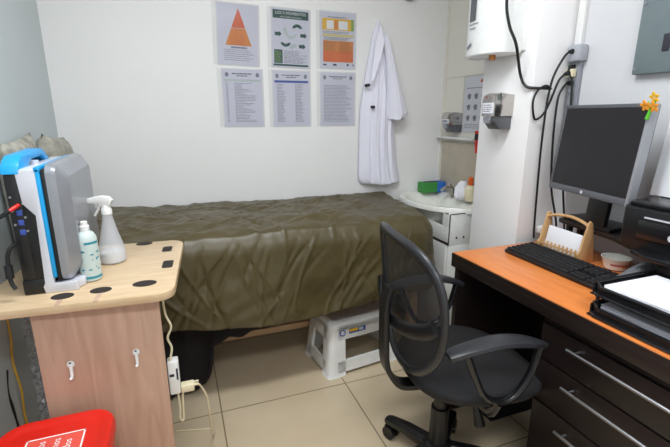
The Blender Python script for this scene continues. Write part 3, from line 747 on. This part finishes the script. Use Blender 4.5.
def dispenser(x, ya, yb, z0, z1, dp, label):
    t = thing('soap_dispenser', label, 'dispenser', (x, (ya+yb)/2, z0), group='chrome soap dispensers')
    F = frame((x, (ya+yb)/2, 0), (0, -1, 0), (0, 0, 1)); w_ = abs(yb-ya)   # u towards the camera, n into the room
    F = frame((x, ya, 0), (-1, 0, 0), (0, 0, 1))                          # profile in the plane depth-height, extruded along +y
    h = z1-z0; zs = z0+h*.38
    MB().prism([(0, z1), (dp*.72, z1+.006), (dp*.95, z1-.004), (dp, z1-.02), (dp, zs), (0, zs)], 0, w_, F, .002).build('chrome_cover', 'chrome', t)
    MB().prism([(0, z0), (0, zs-.001), (dp*.93, zs-.001), (dp*.93, z0+.035), (dp*.6, z0)], .006, w_-.006, F, .002).build('reservoir', 'bezel', t, label='smoky grey lower reservoir')
    G = frame((x-dp-.0006, (ya+yb)/2, 0), (0, -1, 0), (0, 0, 1))
    MB().quad(G, -w_*.42, zs+.012, w_*.42, z1-.035).build('label', 'paper', t)
    mb = MB(); lines(mb, G, -w_*.36, zs+.016, w_*.36, z1-.04, 4, .004, .0005, .3); mb.build('label_text', 'text_soft', t)
    MB().box((x-dp*.93-.010, (ya+yb)/2-.022, z0+.025), (x-dp*.93+.001, (ya+yb)/2+.022, z0+.055), .003).build('push_bar', 'steel', t)
    return t
dispenser(PX-.001, 1.515, 1.60, 1.235, 1.382, .10, 'larger chrome soap dispenser mounted on the pillar')
dispenser(XN-.001, 2.215, 2.30, 1.19, 1.305, .095, 'smaller chrome soap dispenser above the shelf in the wash corner')
t = thing('wash_notice', 'sleeved handwashing sheet on the niche wall behind the pillar', 'notice', (XN, 2.12, 1.2))
F = frame((XN-.002, 2.105, 1.355), (0, -1, 0), (0, 0, 1))
MB().prism(rrect(.22, .315, .003, 2), -.001, 0, F).build('sheet', 'paper', t)
MB().prism(rrect(.236, .33, .003, 2), .004, .0044, F).build('sleeve', 'sleeve', t)
mb = MB()
for r_ in range(3):
    for c_ in range(3): 
        u, v = -.062+.062*c_, .045-.062*r_
        mb.poly(F, [(u+.022*math.cos(2*PI*q/7)*(.7+.3*(q % 2)), v+.018*math.sin(2*PI*q/7)) for q in range(7)], .0006)
lines(mb, F, -.09, .085, .09, .10, 1, .005, .0006, .1); lines(mb, F, -.09, -.14, .09, -.11, 3, .003, .0006, .3); mb.build('drawings', 'text_soft', t)
MB().poly(F, [(.04+.012*math.cos(2*PI*q/9), .128+.010*math.sin(2*PI*q/9)) for q in range(9)], .0006).build('red_emblem', 'p_red', t)
t = thing('red_torch', 'red and black hand torch hanging below the handwashing sheet', 'torch', (1.625, 2.03, 1.09))
MB().tube([(1.640, 2.03, 1.08), (1.640, 2.03, 1.155)], [.012, .018], 14).build('grip', 'red', t)
MB().tube([(1.640, 2.03, 1.1552), (1.640, 2.03, 1.19)], .0205, 14).build('head', 'black', t, label='black collar')
MB().tube([(1.640, 2.03, 1.1902), (1.640, 2.03, 1.205)], [.0205, .022], 14).build('bezel_ring', 'red', t)

# water heater on the pillar
t = thing('water_heater', 'white wall water heater with round front on the pillar', 'water heater', (PX, 1.63, 1.54))
def dring(z, s=1.0):
    r_ = [(PX-.012, 1.63-.138*s, z)]
    for k in range(25):
        a = PI*k/24; r_.append((PX-.03-.112*s*math.sin(a)**.85, 1.63-.138*s*math.cos(a), z))
    r_.append((PX-.012, 1.63+.138*s, z)); return r_
MB().loft([dring(1.545, .94), dring(1.55, .99), dring(1.558), dring(2.05), dring(2.06, .98)]).build('tank', 'enamel', t)
MB().box((PX-.012, 1.480, 1.556), (PX-.0005, 1.78, 2.06), .003).build('back_plate', 'enamel', t)
def onh(a): return Vector((PX-.03-.113*math.sin(a)**.85, 1.63-.138*math.cos(a), 0))
dp = MB(); rows = []
for k in range(6):
    p = onh(rad(92+4.2*k)); rows.append([(p.x-.002, p.y, 1.69), (p.x-.002, p.y, 1.80)])
dp.grid(rows).build('display', 'bezel', t, label='dark grey display window')
for z, a0, a1 in ((1.675, 84, 118), (1.658, 90, 114)):
    MB().grid([[(onh(rad(a)).x-.0015, onh(rad(a)).y, z), (onh(rad(a)).x-.0015, onh(rad(a)).y, z+.004)] for a in range(a0, a1, 5)]).build('print_line', 'text_soft', t)
mk = MB()
mk.grid([[(onh(rad(a)).x-.0015, onh(rad(a)).y, 1.575+.0007*(120-a)), (onh(rad(a)).x-.0015, onh(rad(a)).y, 1.589+.0007*(120-a))] for a in range(100, 124, 4)])
mk.build('maker_mark', 'text_soft', t)
MB().tube([(PX-.085, 1.58, 1.546), (PX-.085, 1.58, 1.525)], .014, 14).build('drain_fitting', 'brass', t, label='brass drain fitting')
o = MB().tube([(1.30, 1.45, 2.05), (1.285, 1.475, 1.80), (1.275, 1.475, 1.72), (1.28, 1.452, 1.635), (1.30, 1.428, 1.565), (1.375, 1.470, 1.46), (1.382, 1.440, 1.412), (1.405, 1.412, 1.403), (1.44, 1.408, 1.403), (1.475, 1.405, 1.402)], .006, 8, smooth=7).build('heater_cable', 'black')
tag(o, 'black cable hanging across the water heater to the outlets', 'cable')
o = MB().box((1.345, YB-.04, 1.953), (1.395, YB-.0005, 1.99), .004).build('wall_bracket', 'black'); tag(o, 'small black bracket high on the back wall right of the coat', 'bracket')

# ------------------------------------------------------------ outlets in the corner
t = thing('outlet_column', 'grey outlet trunking in the corner behind the monitor', 'power outlet', (XR, 1.39, 1.1))
MB().box((XR-.022, 1.362, 1.05), (XR-.0005, 1.414, 1.53), .004).build('trunking', 'trunk_grey', t)
MB().box((XR-.05, 1.345, 1.507), (XR-.0005, 1.414, 1.574), .012).build('outlet_head', 'grey_box', t, label='pale grey outlet box on top')
for z in (1.48, 1.44, 1.40): MB().tube([(XR-.022, 1.388, z), (XR-.026, 1.388, z)], .014, 16).build('socket', 'grey_box', t)
def lead(name, label, P, plug, r=.0045):
    t = thing(name, label, 'cable', plug[0])
    MB().tube([plug[0], plug[1]], [.011, .007], 10).build('plug', 'black', t)
    MB().tube(P, r, 8, smooth=6).build('cable', 'black', t)
lead('power_lead', 'black plug and lead in the top outlet box', [(1.535, 1.385, 1.545), (1.51, 1.385, 1.522), (1.478, 1.39, 1.46), (1.470, 1.398, 1.400), (1.462, 1.398, 1.32), (1.458, 1.395, 1.15), (1.467, 1.395, .93), (1.478, 1.398, .80), (1.485, 1.40, .757)], ((1.5495, 1.382, 1.547), (1.535, 1.385, 1.545)))
lead('power_lead', 'black plug and lead below the cream adapter, looping downwards', [(1.548, 1.388, 1.425), (1.525, 1.388, 1.40), (1.512, 1.39, 1.36), (1.51, 1.39, 1.26), (1.52, 1.39, 1.12), (1.53, 1.38, .98), (1.54, 1.345, .85), (1.54, 1.33, .757)], ((1.5735, 1.388, 1.425), (1.548, 1.388, 1.425)))
lead('power_lead', 'black plug and lead in the cream adapter', [(1.53, 1.388, 1.458), (1.505, 1.39, 1.435), (1.488, 1.395, 1.38), (1.479, 1.402, 1.34), (1.455, 1.402, 1.30), (1.43, 1.405, 1.28), (1.41, 1.405, 1.285), (1.392, 1.402, 1.345), (1.41, 1.404, 1.39), (1.45, 1.402, 1.413), (1.475, 1.395, 1.40)], ((1.549, 1.388, 1.464), (1.53, 1.388, 1.458)))
lead('power_lead', 'black plug with straight hanging lead in the upper trunking socket', [(1.55, 1.388, 1.488), (1.548, 1.386, 1.47), (1.556, 1.372, 1.43), (1.560, 1.366, 1.34), (1.562, 1.362, 1.2), (1.562, 1.35, 1.0), (1.565, 1.325, .86), (1.565, 1.31, .757)], ((1.5735, 1.388, 1.488), (1.55, 1.388, 1.488)))
o = MB().box((XR-.05, 1.370, 1.448), (XR-.0265, 1.408, 1.480), .004).build('plug_adapter', 'white_cream'); tag(o, 'cream plug adapter in the grey outlet trunking', 'adapter')
# electrical panel
t = thing('electrical_panel', 'grey steel electrical panel high on the right wall', 'electrical panel', (XR, .95, 1.43))
MB().box((XR-.03, .70, 1.437), (XR-.0005, 1.136, 1.80), .004).build('door_plate', 'epanel', t)
for y, z in ((1.125, 1.455), (1.125, 1.67)): MB().tube([(XR-.0302, y, z), (XR-.034, y, z)], .005, 10).build('screw', 'trunk_grey', t)
MB().box((XR-.034, 1.02, 1.505), (XR-.0298, 1.043, 1.56), .002).build('latch', 'text', t)

# ------------------------------------------------------------ desk
t = thing('desk', 'dark desk with orange wood top and drawers against the right wall', 'desk', (1.32, .8, 0))
MB().box((1.034, .20, .728), (XR-.002, 1.375, .75), .002).build('desktop', 'orange', t, label='orange cherry desktop')
MB().box((1.030, .20, .690), (1.048, 1.378, .7275), .001).box((1.0305, .20, .728), (1.0345, 1.3785, .746), .0005).box((1.0305, 1.3755, .728), (XR-.002, 1.379, .746), .0005).build('front_rail', 'espresso', t)
MB().box((1.048, 1.350, 0), (XR-.004, 1.374, .728), .001).build('end_panel', 'espresso', t)
MB().box((1.50, .95, .25), (1.515, 1.35, .728)).build('modesty_panel', 'espresso', t)
MB().box((1.072, .21, .06), (1.57, .925, .69), .001).box((1.09, .22, 0), (1.55, .91, .06)).build('pedestal', 'espresso', t)
for z0, z1, hz in ((.534, .655, .622), (.382, .528, .492), (.075, .376, .335)):
    dr = MB().box((1.056, .225, z0), (1.0715, .918, z1), .003).build('drawer', 'espresso', t)
    MB().tube([(1.034, .29, hz), (1.034, .805, hz)], .005, 10).tube([(1.056, .32, hz), (1.034, .32, hz)], .004, 8).tube([(1.056, .78, hz), (1.034, .78, hz)], .004, 8).build('handle', 'steel', dr, label='slim steel bar handle')
o = MB().box((1.18, 1.225, 0), (1.45, 1.335, .21), .004).build('storage_box', 'black_soft'); tag(o, 'black box on the floor under the desk behind the chair', 'box')

# monitor riser, printer, monitor
t = thing('monitor_riser', 'dark wooden riser on the desk under the monitor and printer', 'riser', (1.45, .85, .75))
MB().prism([(1.478, 1.275), (1.595, 1.275), (1.595, .42), (1.34, .42), (1.345, .80), (1.395, .93), (1.43, 1.0), (1.468, 1.245)], .862, .881, None, .003).build('riser_board', 'espresso', t)
for x, y in ((1.58, 1.25), (1.58, .45), (1.38, .45), (1.515, 1.25), (1.40, .82)):
    MB().box((x-.01, y-.01, .7505), (x+.01, y+.01, .862), .002).build('leg', 'black', t)
ml, mr = Vector((1.462, 1.318)), Vector((1.378, .915))
dirv = (mr-ml); MW = dirv.length-.012; dirv.normalize()
tl = rad(5); nrm = Vector((dirv.x, dirv.y, 0)).cross(Vector((0, 0, 1)))      # screen leans back a little
vv = Vector((0, 0, 1))*math.cos(tl)-nrm*math.sin(tl)
F = frame(Vector((ml.x, ml.y, 1.17))-vv*1.17, (dirv.x, dirv.y, 0), vv)      # u along the screen, v up, n out of the screen
t = thing('monitor', 'wide black computer monitor with grey bezel on the riser', 'monitor', (1.45, 1.11, .881))
zb, ztp = 1.004, 1.334
def bx(mb, u0, u1, v0, v1, n0, n1, bev=.002): return mb.box((u0, v0, n0), (u1, v1, n1), bev, F)
m_ = MB(); bx(m_, 0, MW, zb, ztp, -.035, -.004, .006); bx(m_, .06, MW-.06, zb+.04, ztp-.04, -.06, -.034, .012); m_.build('housing', 'black', t)
m_ = MB(); bx(m_, 0, MW, ztp-.013, ztp, -.006, 0); bx(m_, 0, MW, zb, zb+.024, -.006, 0); bx(m_, 0, .013, zb+.022, ztp-.012, -.006, 0); m_.build('bezel', 'bezel', t)
m_ = MB(); bx(m_, MW-.011, MW, zb+.0, ztp-.0, -.006, .0005); bx(m_, MW-.001, MW+.0005, zb, ztp, -.03, 0); m_.build('bezel_side', 'bezel_side', t)
m_ = MB(); bx(m_, .012, MW-.012, zb+.023, ztp-.012, -.005, -.002, 0); m_.build('screen', 'screen', t)
MB().poly(F, [(MW*.47+.0065*math.cos(2*PI*k/18), zb+.012+.0065*math.sin(2*PI*k/18)) for k in range(18)], .0006).build('emblem', 'silver_light', t, label='small round silver maker mark')
m_ = MB(); bx(m_, MW*.40, MW*.66, .890, 1.06, -.080, -.058, .01); m_.build('neck', 'black', t)
MB().prism([(1.482, 1.262), (1.438, 1.025), (1.575, 1.03), (1.590, 1.25)], .8815, .897, None, .004).build('base_plate', 'black', t)
t = thing('toy_flower', 'orange and yellow toy flower with green stem clipped to the monitor corner', 'toy flower', (1.30, .865, 1.30))
fp = F @ Vector((MW-.002, ztp-.004, .006))
st_ = MB().tube([F @ Vector((.008+MW-.010, ztp-.050, .006)), F @ Vector((.008+MW-.004, ztp-.03, .008)), F @ Vector((.008+MW+.004, ztp-.008, .010)), F @ Vector((.008+MW+.008, ztp+.008, .010))], [.006, .004], 8, smooth=4)
st_.tube([F @ Vector((.008+MW-.008, ztp-.016, .008)), F @ Vector((.008+MW-.014, ztp+.004, .012))], [.006, .002], 8).tube([F @ Vector((.008+MW, ztp-.012, .010)), F @ Vector((.008+MW+.012, ztp-.022, .014))], [.005, .003], 8).build('stem', 'leaf', t, label='bright green stem and leaves')
def blossom(u, v, s, m):
    b = MB(); G = F @ Matrix.Translation((u, v, .018)) @ Matrix.Rotation(rad(25), 4, 'X')
    for k in range(5):
        a = 2*PI*k/5+.4
        b.lathe([(0, -.0025), (.9, -.0018), (1, 0), (.9, .0018), (0, .0025)], (0, 0, 0), 12, G @ Matrix.Translation((s*.8*math.cos(a), s*.8*math.sin(a), 0)) @ Matrix.Rotation(a, 4, 'Z') @ Matrix.Diagonal((s*.62, s*.40, 1, 1)))
    b.build('blossom', m, t)
blossom(.008+MW-.016, ztp-.010, .013, 'petal2'); blossom(.008+MW+.016, ztp-.014, .013, 'petal2'); blossom(.008+MW+.010, ztp+.014, .013, 'petal')
t = thing('printer', 'black inkjet printer on the riser at the photo edge', 'printer', (1.45, .70, .881))
MB().prism([(1.340, .50), (1.332, .905), (1.355, .925), (1.590, .925), (1.590, .50)], .886, 1.020, None, .008).box((1.37, .51, .8815), (1.58, .905, .895)).build('printer_body', 'black', t)
MB().prism([(1.348, .50), (1.342, .902), (1.372, .917), (1.49, .917), (1.49, .50)], 1.0205, 1.034, None, .004).build('scanner_lid', 'black_gloss', t)
MB().box((1.3295, .50, .990), (1.3335, .845, .9945)).build('silver_line', 'silver_light', t, label='thin silver line')
MB().box((1.327, .50, .925), (1.3365, .86, .984), .003).build('control_panel', 'black_gloss', t)
for y in (.755, .71): MB().tube([(1.327, y, .948), (1.323, y, .948)], .0105, 14).build('button', 'silver_light', t)
MB().prism([(1.272, .50), (1.262, .78), (1.295, .845), (1.345, .845), (1.345, .50)], .882, .896, None, .003).build('output_tray', 'black_gloss', t)
MB().prism([(0, 1.02), (0, 1.12), (.06, 1.12), (.06, 1.02)], -.40, 0, frame((1.525, .53, 0), (1, 0, 0), (0, 0, 1)), .003).build('paper_feeder', 'black', t)
o = MB().loft([[(1.495, .947, 1.036), (1.495, .66, 1.036), (1.518, .66, 1.33), (1.518, .938, 1.33)], [(1.499, .947, 1.036), (1.499, .66, 1.036), (1.522, .66, 1.33), (1.522, .938, 1.33)]]).build('feed_paper', 'paper'); tag(o, 'white sheets standing in the printer feeder', 'paper')

# keyboard
kc = Vector((1.297, 1.080)); ka = math.atan2(-.42, .01)
t = thing('keyboard', 'black computer keyboard lying along the desk', 'keyboard', (kc.x, kc.y, .7505), local=True)
t.rotation_euler = (0, 0, rad(-91.5))
KL, KD = .445, .150
MB().loft([[(x, y, z+(.012 if y > 0 else 0)*(1 if z > .004 else 0)) for x, y in rrect(KL-2*e, KD-2*e, .012, 4)] for z, e in ((.0, .004), (.004, 0), (.012, 0), (.015, .004))]).build('keyboard_case', 'black', t)
ks = MB()
for r_ in range(6):
    y = .052-.0215*r_-(.004 if r_ > 0 else 0); x = -.212; widths = [.0175]*15 if r_ < 5 else [.022, .018, .022, .095, .022, .018, .018, .022]
    segs = [(-.212, .085), (.092, .150), (.156, .214)]
    zt = .017+.012*(y+.075)/.15
    for sa, sb in segs:
        ww = [.0182]*int((sb-sa)/.019) if not (r_ == 5 and sa < -.1) else [.024, .020, .022, .100, .022, .020, .024]
        sc = (sb-sa)/sum(q+.0018 for q in ww); xx = sa
        if r_ in (3,) and sa > .05 and sa < .12: continue
        for q in ww:
            ks.box((xx, y-.0085, zt-.006), (xx+q*sc, y+.0085, zt+.006), .0022, seg=1); xx += (q+.0018)*sc
ks.build('keys', 'black_soft', t)
# wooden note organiser
t = thing('note_organizer', 'small plywood note holder with arched handle behind the keyboard', 'organizer', (1.45, 1.17, .75))
ya, yb_, xa = 1.088, 1.276, 1.420
sd = [(-.042, .7505), (-.046, .79), (-.034, .80), (-.026, .84), (-.013, .885), (-.010, .905), (.0, .914), (.012, .905), (.018, .88), (.034, .81), (.040, .7505)]
for y in (ya, yb_):
    MB().prism(sd, -.004, .004, frame((xa, y, 0), (1, 0, 0), (0, 0, 1)), .001).build('side_panel', 'ply', t)
MB().box((xa-.038, ya+.004, .7505), (xa+.036, yb_-.004, .757)).build('bottom_board', 'ply', t)
MB().tube([(xa, ya+.004, .894), (xa, ya+.04, .906), (xa, ya+.085, .912), (xa, yb_-.04, .906), (xa, yb_-.004, .894)], .008, 10, flat=.8, smooth=5).build('handle', 'ply', t)
fr = MB().box((xa-.040, ya+.004, .785), (xa-.034, yb_-.004, .791)).box((xa-.040, ya+.004, .757), (xa-.034, yb_-.004, .763))
for k in range(9): fr.lathe([(.003, .76), (.0045, .772), (.003, .785), (.0045, .796), (.002, .802)], (xa-.037, ya+.014+.0185*k, 0), 8)
fr.build('front_spindles', 'ply', t)
o = MB().box((0, 0, 0), (.012, .165, .095), .001, Matrix.Translation((xa-.020, ya+.012, .7585)) @ Matrix.Rotation(rad(2), 4, 'X') @ Matrix.Rotation(rad(8), 4, 'Y')).build('note_paper', 'paper'); tag(o, 'white note papers standing in the plywood holder', 'paper')
# bowl
t = thing('small_bowl', 'small white bowl with red lettering beside the note holder', 'bowl', (1.485, 1.005, .7505))
MB().lathe([(.028, 0), (.036, .004), (.047, .042), (.049, .045), (.046, .045), (.034, .008), (.0, .006)], (1.472, 1.005, .7505), 28, None, 1, 1).build('bowl_shell', 'ceramic', t)
rl = MB()
for k in range(9):
    a0 = rad(196+9*k); a1 = a0+rad(6.5)
    rl.grid([[(1.472+.0425*math.cos(a), 1.005+.0425*math.sin(a), .7705), (1.472+.0455*math.cos(a), 1.005+.0455*math.sin(a), .7785)] for a in (a0, (a0+a1)/2, a1)])
rl.build('red_lettering', 'red_dark', t, label='row of small red letters')
# grey padded rest
o = MB().tube([(1.222, .822, .777), (1.24, .822, .787), (1.29, .824, .796), (1.33, .828, .800), (1.45, .845, .804), (1.565, .86, .804)], [.026, .050], 16, flat=.9, smooth=6)
o = o.build('wrist_rest', 'rest'); tag(o, 'dark grey padded roll between the bowl and the paper trays', 'wrist rest')
# letter trays
t = thing('letter_tray', 'two-tier black letter tray with papers at the desk edge', 'letter tray', (1.18, .62, .7505))
def tray(z, name):
    mb = MB(); x0, x1, a, b = 1.050, 1.305, .355, .774
    mb.box((x0, a, z), (x1, b, z+.004), .001).box((x0, a, z), (x0+.004, b-.02, z+.026), .001).box((x1-.004, a, z), (x1, b, z+.035), .001).box((x0+.01, b-.004, z), (x1, b, z+.032), .001)
    mb.tube([(x0+.002, a, z+.026), (x0+.002, b-.03, z+.026), (x0+.02, b-.003, z+.032), (x1, b-.003, z+.033)], .0055, 8)
    mb.tube([(x0-.001, a, z+.004), (x0-.001, b-.02, z+.004), (x0+.02, b, z+.006)], .005, 8)
    mb.build(name, 'black_gloss', t)
tray(.752, 'lower_tray'); tray(.815, 'upper_tray')
for x, y in ((1.075, .766), (1.295, .766), (1.075, .365), (1.295, .365)): MB().tube([(x, y, .756), (x, y, .817)], .005, 8).build('post', 'black_gloss', t)
def sheets(z, n, dz, name, label, m, x0=1.055):
    mb = MB()
    for k in range(n):
        a = rad(random.uniform(-2.5, 2.5)); mb.box((-.105, -.1485, 0), (.105, .1485, dz*.8), 0, Matrix.Translation((x0+.118, .600, z+dz*k)) @ Matrix.Rotation(a, 4, 'Z'))
    o = mb.build('paper_stack', m); tag(o, label, 'papers')
sheets(.757, 12, .0028, 'p', 'white papers in the lower letter tray', 'paper_grey')
sheets(.8200, 9, .0030, 'p', 'white papers piled in the upper letter tray', 'paper')
# box beside the pillar
o = MB().box((1.50, 1.380, .78), (1.57, 1.41, .81), .003).build('network_box', 'white'); tag(o, 'small white wall box behind the desk corner by the pillar', 'wall box')
MB_red = MB().tube([(1.484, 1.355, .7505), (1.484, 1.355, .785)], .010, 12).build('red_plug', 'red_dark'); tag(MB_red, 'small red plug end standing on the desk at the hanging black cable', 'plug')

# ------------------------------------------------------------ office chair
CH = thing('office_chair', 'black office swivel chair with mesh back pushed up to the desk', 'office chair', (.82, 1.10, 0), rad(-7), local=True)
def seat_ring(sc, z, dz=0):
    r_ = []
    for k in range(40):
        a = 2*PI*k/40; c, s_ = math.cos(a), math.sin(a)
        x = .232*math.copysign(abs(c)**.74, c)*sc; y = .236*math.copysign(abs(s_)**.72, s_)*sc
        if x < 0: y *= 1-.10*(-x/.232)
        r_.append((.08+x, y, z-(.022*max(0, x/.232)**2)+dz*(1-sc)))
    return r_
MB().loft([seat_ring(.80, .418), seat_ring(.95, .427), seat_ring(1.0, .447), seat_ring(.985, .460), seat_ring(.93, .466), seat_ring(.75, .474), seat_ring(.4, .470), seat_ring(.08, .468)]).build('seat', 'black_soft', CH, sharp=180)
MB().box((-.09, -.10, .385), (.17, .09, .420), .01).build('seat_mechanism', 'black', CH)
MB().lathe([(.040, .10), (.040, .115), (.034, .12), (.032, .27), (.024, .272), (.024, .375)], (0, 0, 0), 20).build('gas_post', 'black', CH)
MB().lathe([(.03, .07), (.052, .075), (.055, .115), (.04, .125)], (0, 0, 0), 20).build('base_hub', 'black', CH)
for k in range(5):
    a = rad(120+72*k); R_ = Matrix.Rotation(a, 4, 'Z')
    lg = MB().loft([[(x, sy*wd, z+dz) for sy, dz in ((-1, -hh), (1, -hh), (1, hh*.4), (.5, hh), (-.5, hh), (-1, hh*.4))] for x, wd, z, hh in ((.03, .030, .098, .022), (.14, .025, .094, .018), (.222, .022, .082, .014), (.240, .018, .078, .010))], mx=R_)
    lg = lg.build('leg', 'black', CH)
    cs = MB().tube([(.226, 0, .052), (.226, 0, .075)], .008, 8, mx=R_)
    for s_ in (-1, 1): cs.tube([(.218, s_*.006, .0285), (.218, s_*.024, .0285)], .028, 18, mx=R_)
    cs.box((.200, -.022, .03), (.243, .022, .058), .010, R_).build('caster', 'black_gloss', lg)
MB().tube([(.07, -.06, .385), (.08, -.075, .345), (.088, -.088, .315)], .006, 8, smooth=4).build('lever_rod', 'black', CH)
MB().tube([(.086, -.085, .322), (.092, -.094, .295), (.098, -.104, .256)], [.010, .019], 12, smooth=3).build('lever_knob', 'black', CH)
# backrest surface: depth from width and height
def bd_(u, z): return -.158-.09*(z-.5)+.70*u*u
def outline(n=72):
    P = []
    for k in range(n):
        a = 2*PI*k/n; c, s_ = math.cos(a), math.sin(a)
        if s_ >= 0: u = .258*math.copysign(abs(c)**.62, c); z = .745+.182*abs(s_)**.70
        else: u = .258*math.copysign(abs(c)**.95, c); z = .745-.268*abs(s_)**1.0
        P.append((u+.02, z))
    return P
OL = outline()
ringpts = [Vector((bd_(u, z), u, z)) for u, z in OL]
fr = MB(); n = len(ringpts); rings = []
for i in range(n):
    p = ringpts[i]; d_ = (ringpts[(i+1) % n]-ringpts[i-1]).normalized(); inw = (Vector((0, .008, .70))-Vector((0, p.y, p.z))); inw = (inw-d_*inw.dot(d_)).normalized(); nn = d_.cross(inw)
    wv, tv = .017, .012
    rings.append([p+inw*wv*math.cos(2*PI*k/10)+nn*tv*math.sin(2*PI*k/10) for k in range(10)])
rings.append(rings[0]); fr.loft(rings, cap=False).build('backrest_frame', 'grey_arm', CH, sharp=180)
ms = MB(); rows = []
for i in range(n+1):
    u, z = OL[i % n]; rows.append([(bd_(.008+(u-.008)*f, .70+(z-.70)*f), .008+(u-.008)*f, .70+(z-.70)*f) for f in (0.001, .2, .4, .6, .8, .97)])
ms.grid(rows).build('mesh_back', 'mesh', CH, sharp=180, label='see-through black mesh')
lb = [(bd_(u, z)-.022-.012*(1-(u/.24)**2), u, z) for u, z in ((.236, .70), (.20, .655), (.13, .637), (.05, .642), (-.05, .650), (-.13, .668), (-.2, .70), (-.228, .725))]
MB().tube(lb, .024, 12, flat=.35, smooth=5, up=(1, 0, 0)).build('lumbar_support', 'black', CH)
bk = MB(); path = cat([(-.212, 0, .76), (-.226, 0, .70), (-.226, 0, .60), (-.222, 0, .50), (-.205, 0, .445), (-.165, 0, .395), (-.10, 0, .383)], 5)
rings = []
for i, p in enumerate(path):
    d_ = (path[min(i+1, len(path)-1)]-path[max(i-1, 0)]).normalized(); nn = d_.cross(Vector((0, 1, 0)))
    rings.append([p+Vector((0, 1, 0))*a+nn*b for a, b in ((-.027, -.009), (.027, -.009), (.030, 0), (.027, .009), (-.027, .009), (-.030, 0))])
bk.loft(rings).build('back_bracket', 'black', CH)
for s_ in (-1, 1):
    y = s_*.247
    pad = cat([(-.125, y*.98, .640), (-.06, y, .658), (.04, y, .668), (.13, y, .656), (.198, y*.97, .628)], 5); rings = []
    for i, p in enumerate(pad):
        f = i/(len(pad)-1); d_ = (pad[min(i+1, len(pad)-1)]-pad[max(i-1, 0)]).normalized(); nn = d_.cross(Vector((0, 1, 0)))
        if nn.z < 0: nn = -nn
        wv = .024+.010*math.sin(PI*min(1, f*1.0)) - (.016*max(0, (f-.75)/.25)); wv = max(.010, wv); tv = .010
        rings.append([p+Vector((0, 1, 0))*wv*a+nn*tv*b for a, b in ((-1, -.3), (-.8, -1), (.8, -1), (1, -.3), (.9, .6), (.5, 1), (-.5, 1), (-.9, .6))])
    arm = MB().loft(rings).build('armrest', 'grey_arm', CH, sharp=50)
    MB().tube([(-.07, y, .646), (-.035, y, .56), (.0, y, .495), (.05, y, .465), (.105, y, .478), (.15, y, .545), (.172, y, .634)], .013, 10, flat=.8, smooth=5).tube([(.05, y, .462), (.05, y*.85, .40), (.05, y*.4, .384)], .016, 10, flat=.6, smooth=4).build('arm_loop', 'black_gloss', arm)
bpy.context.view_layer.update()
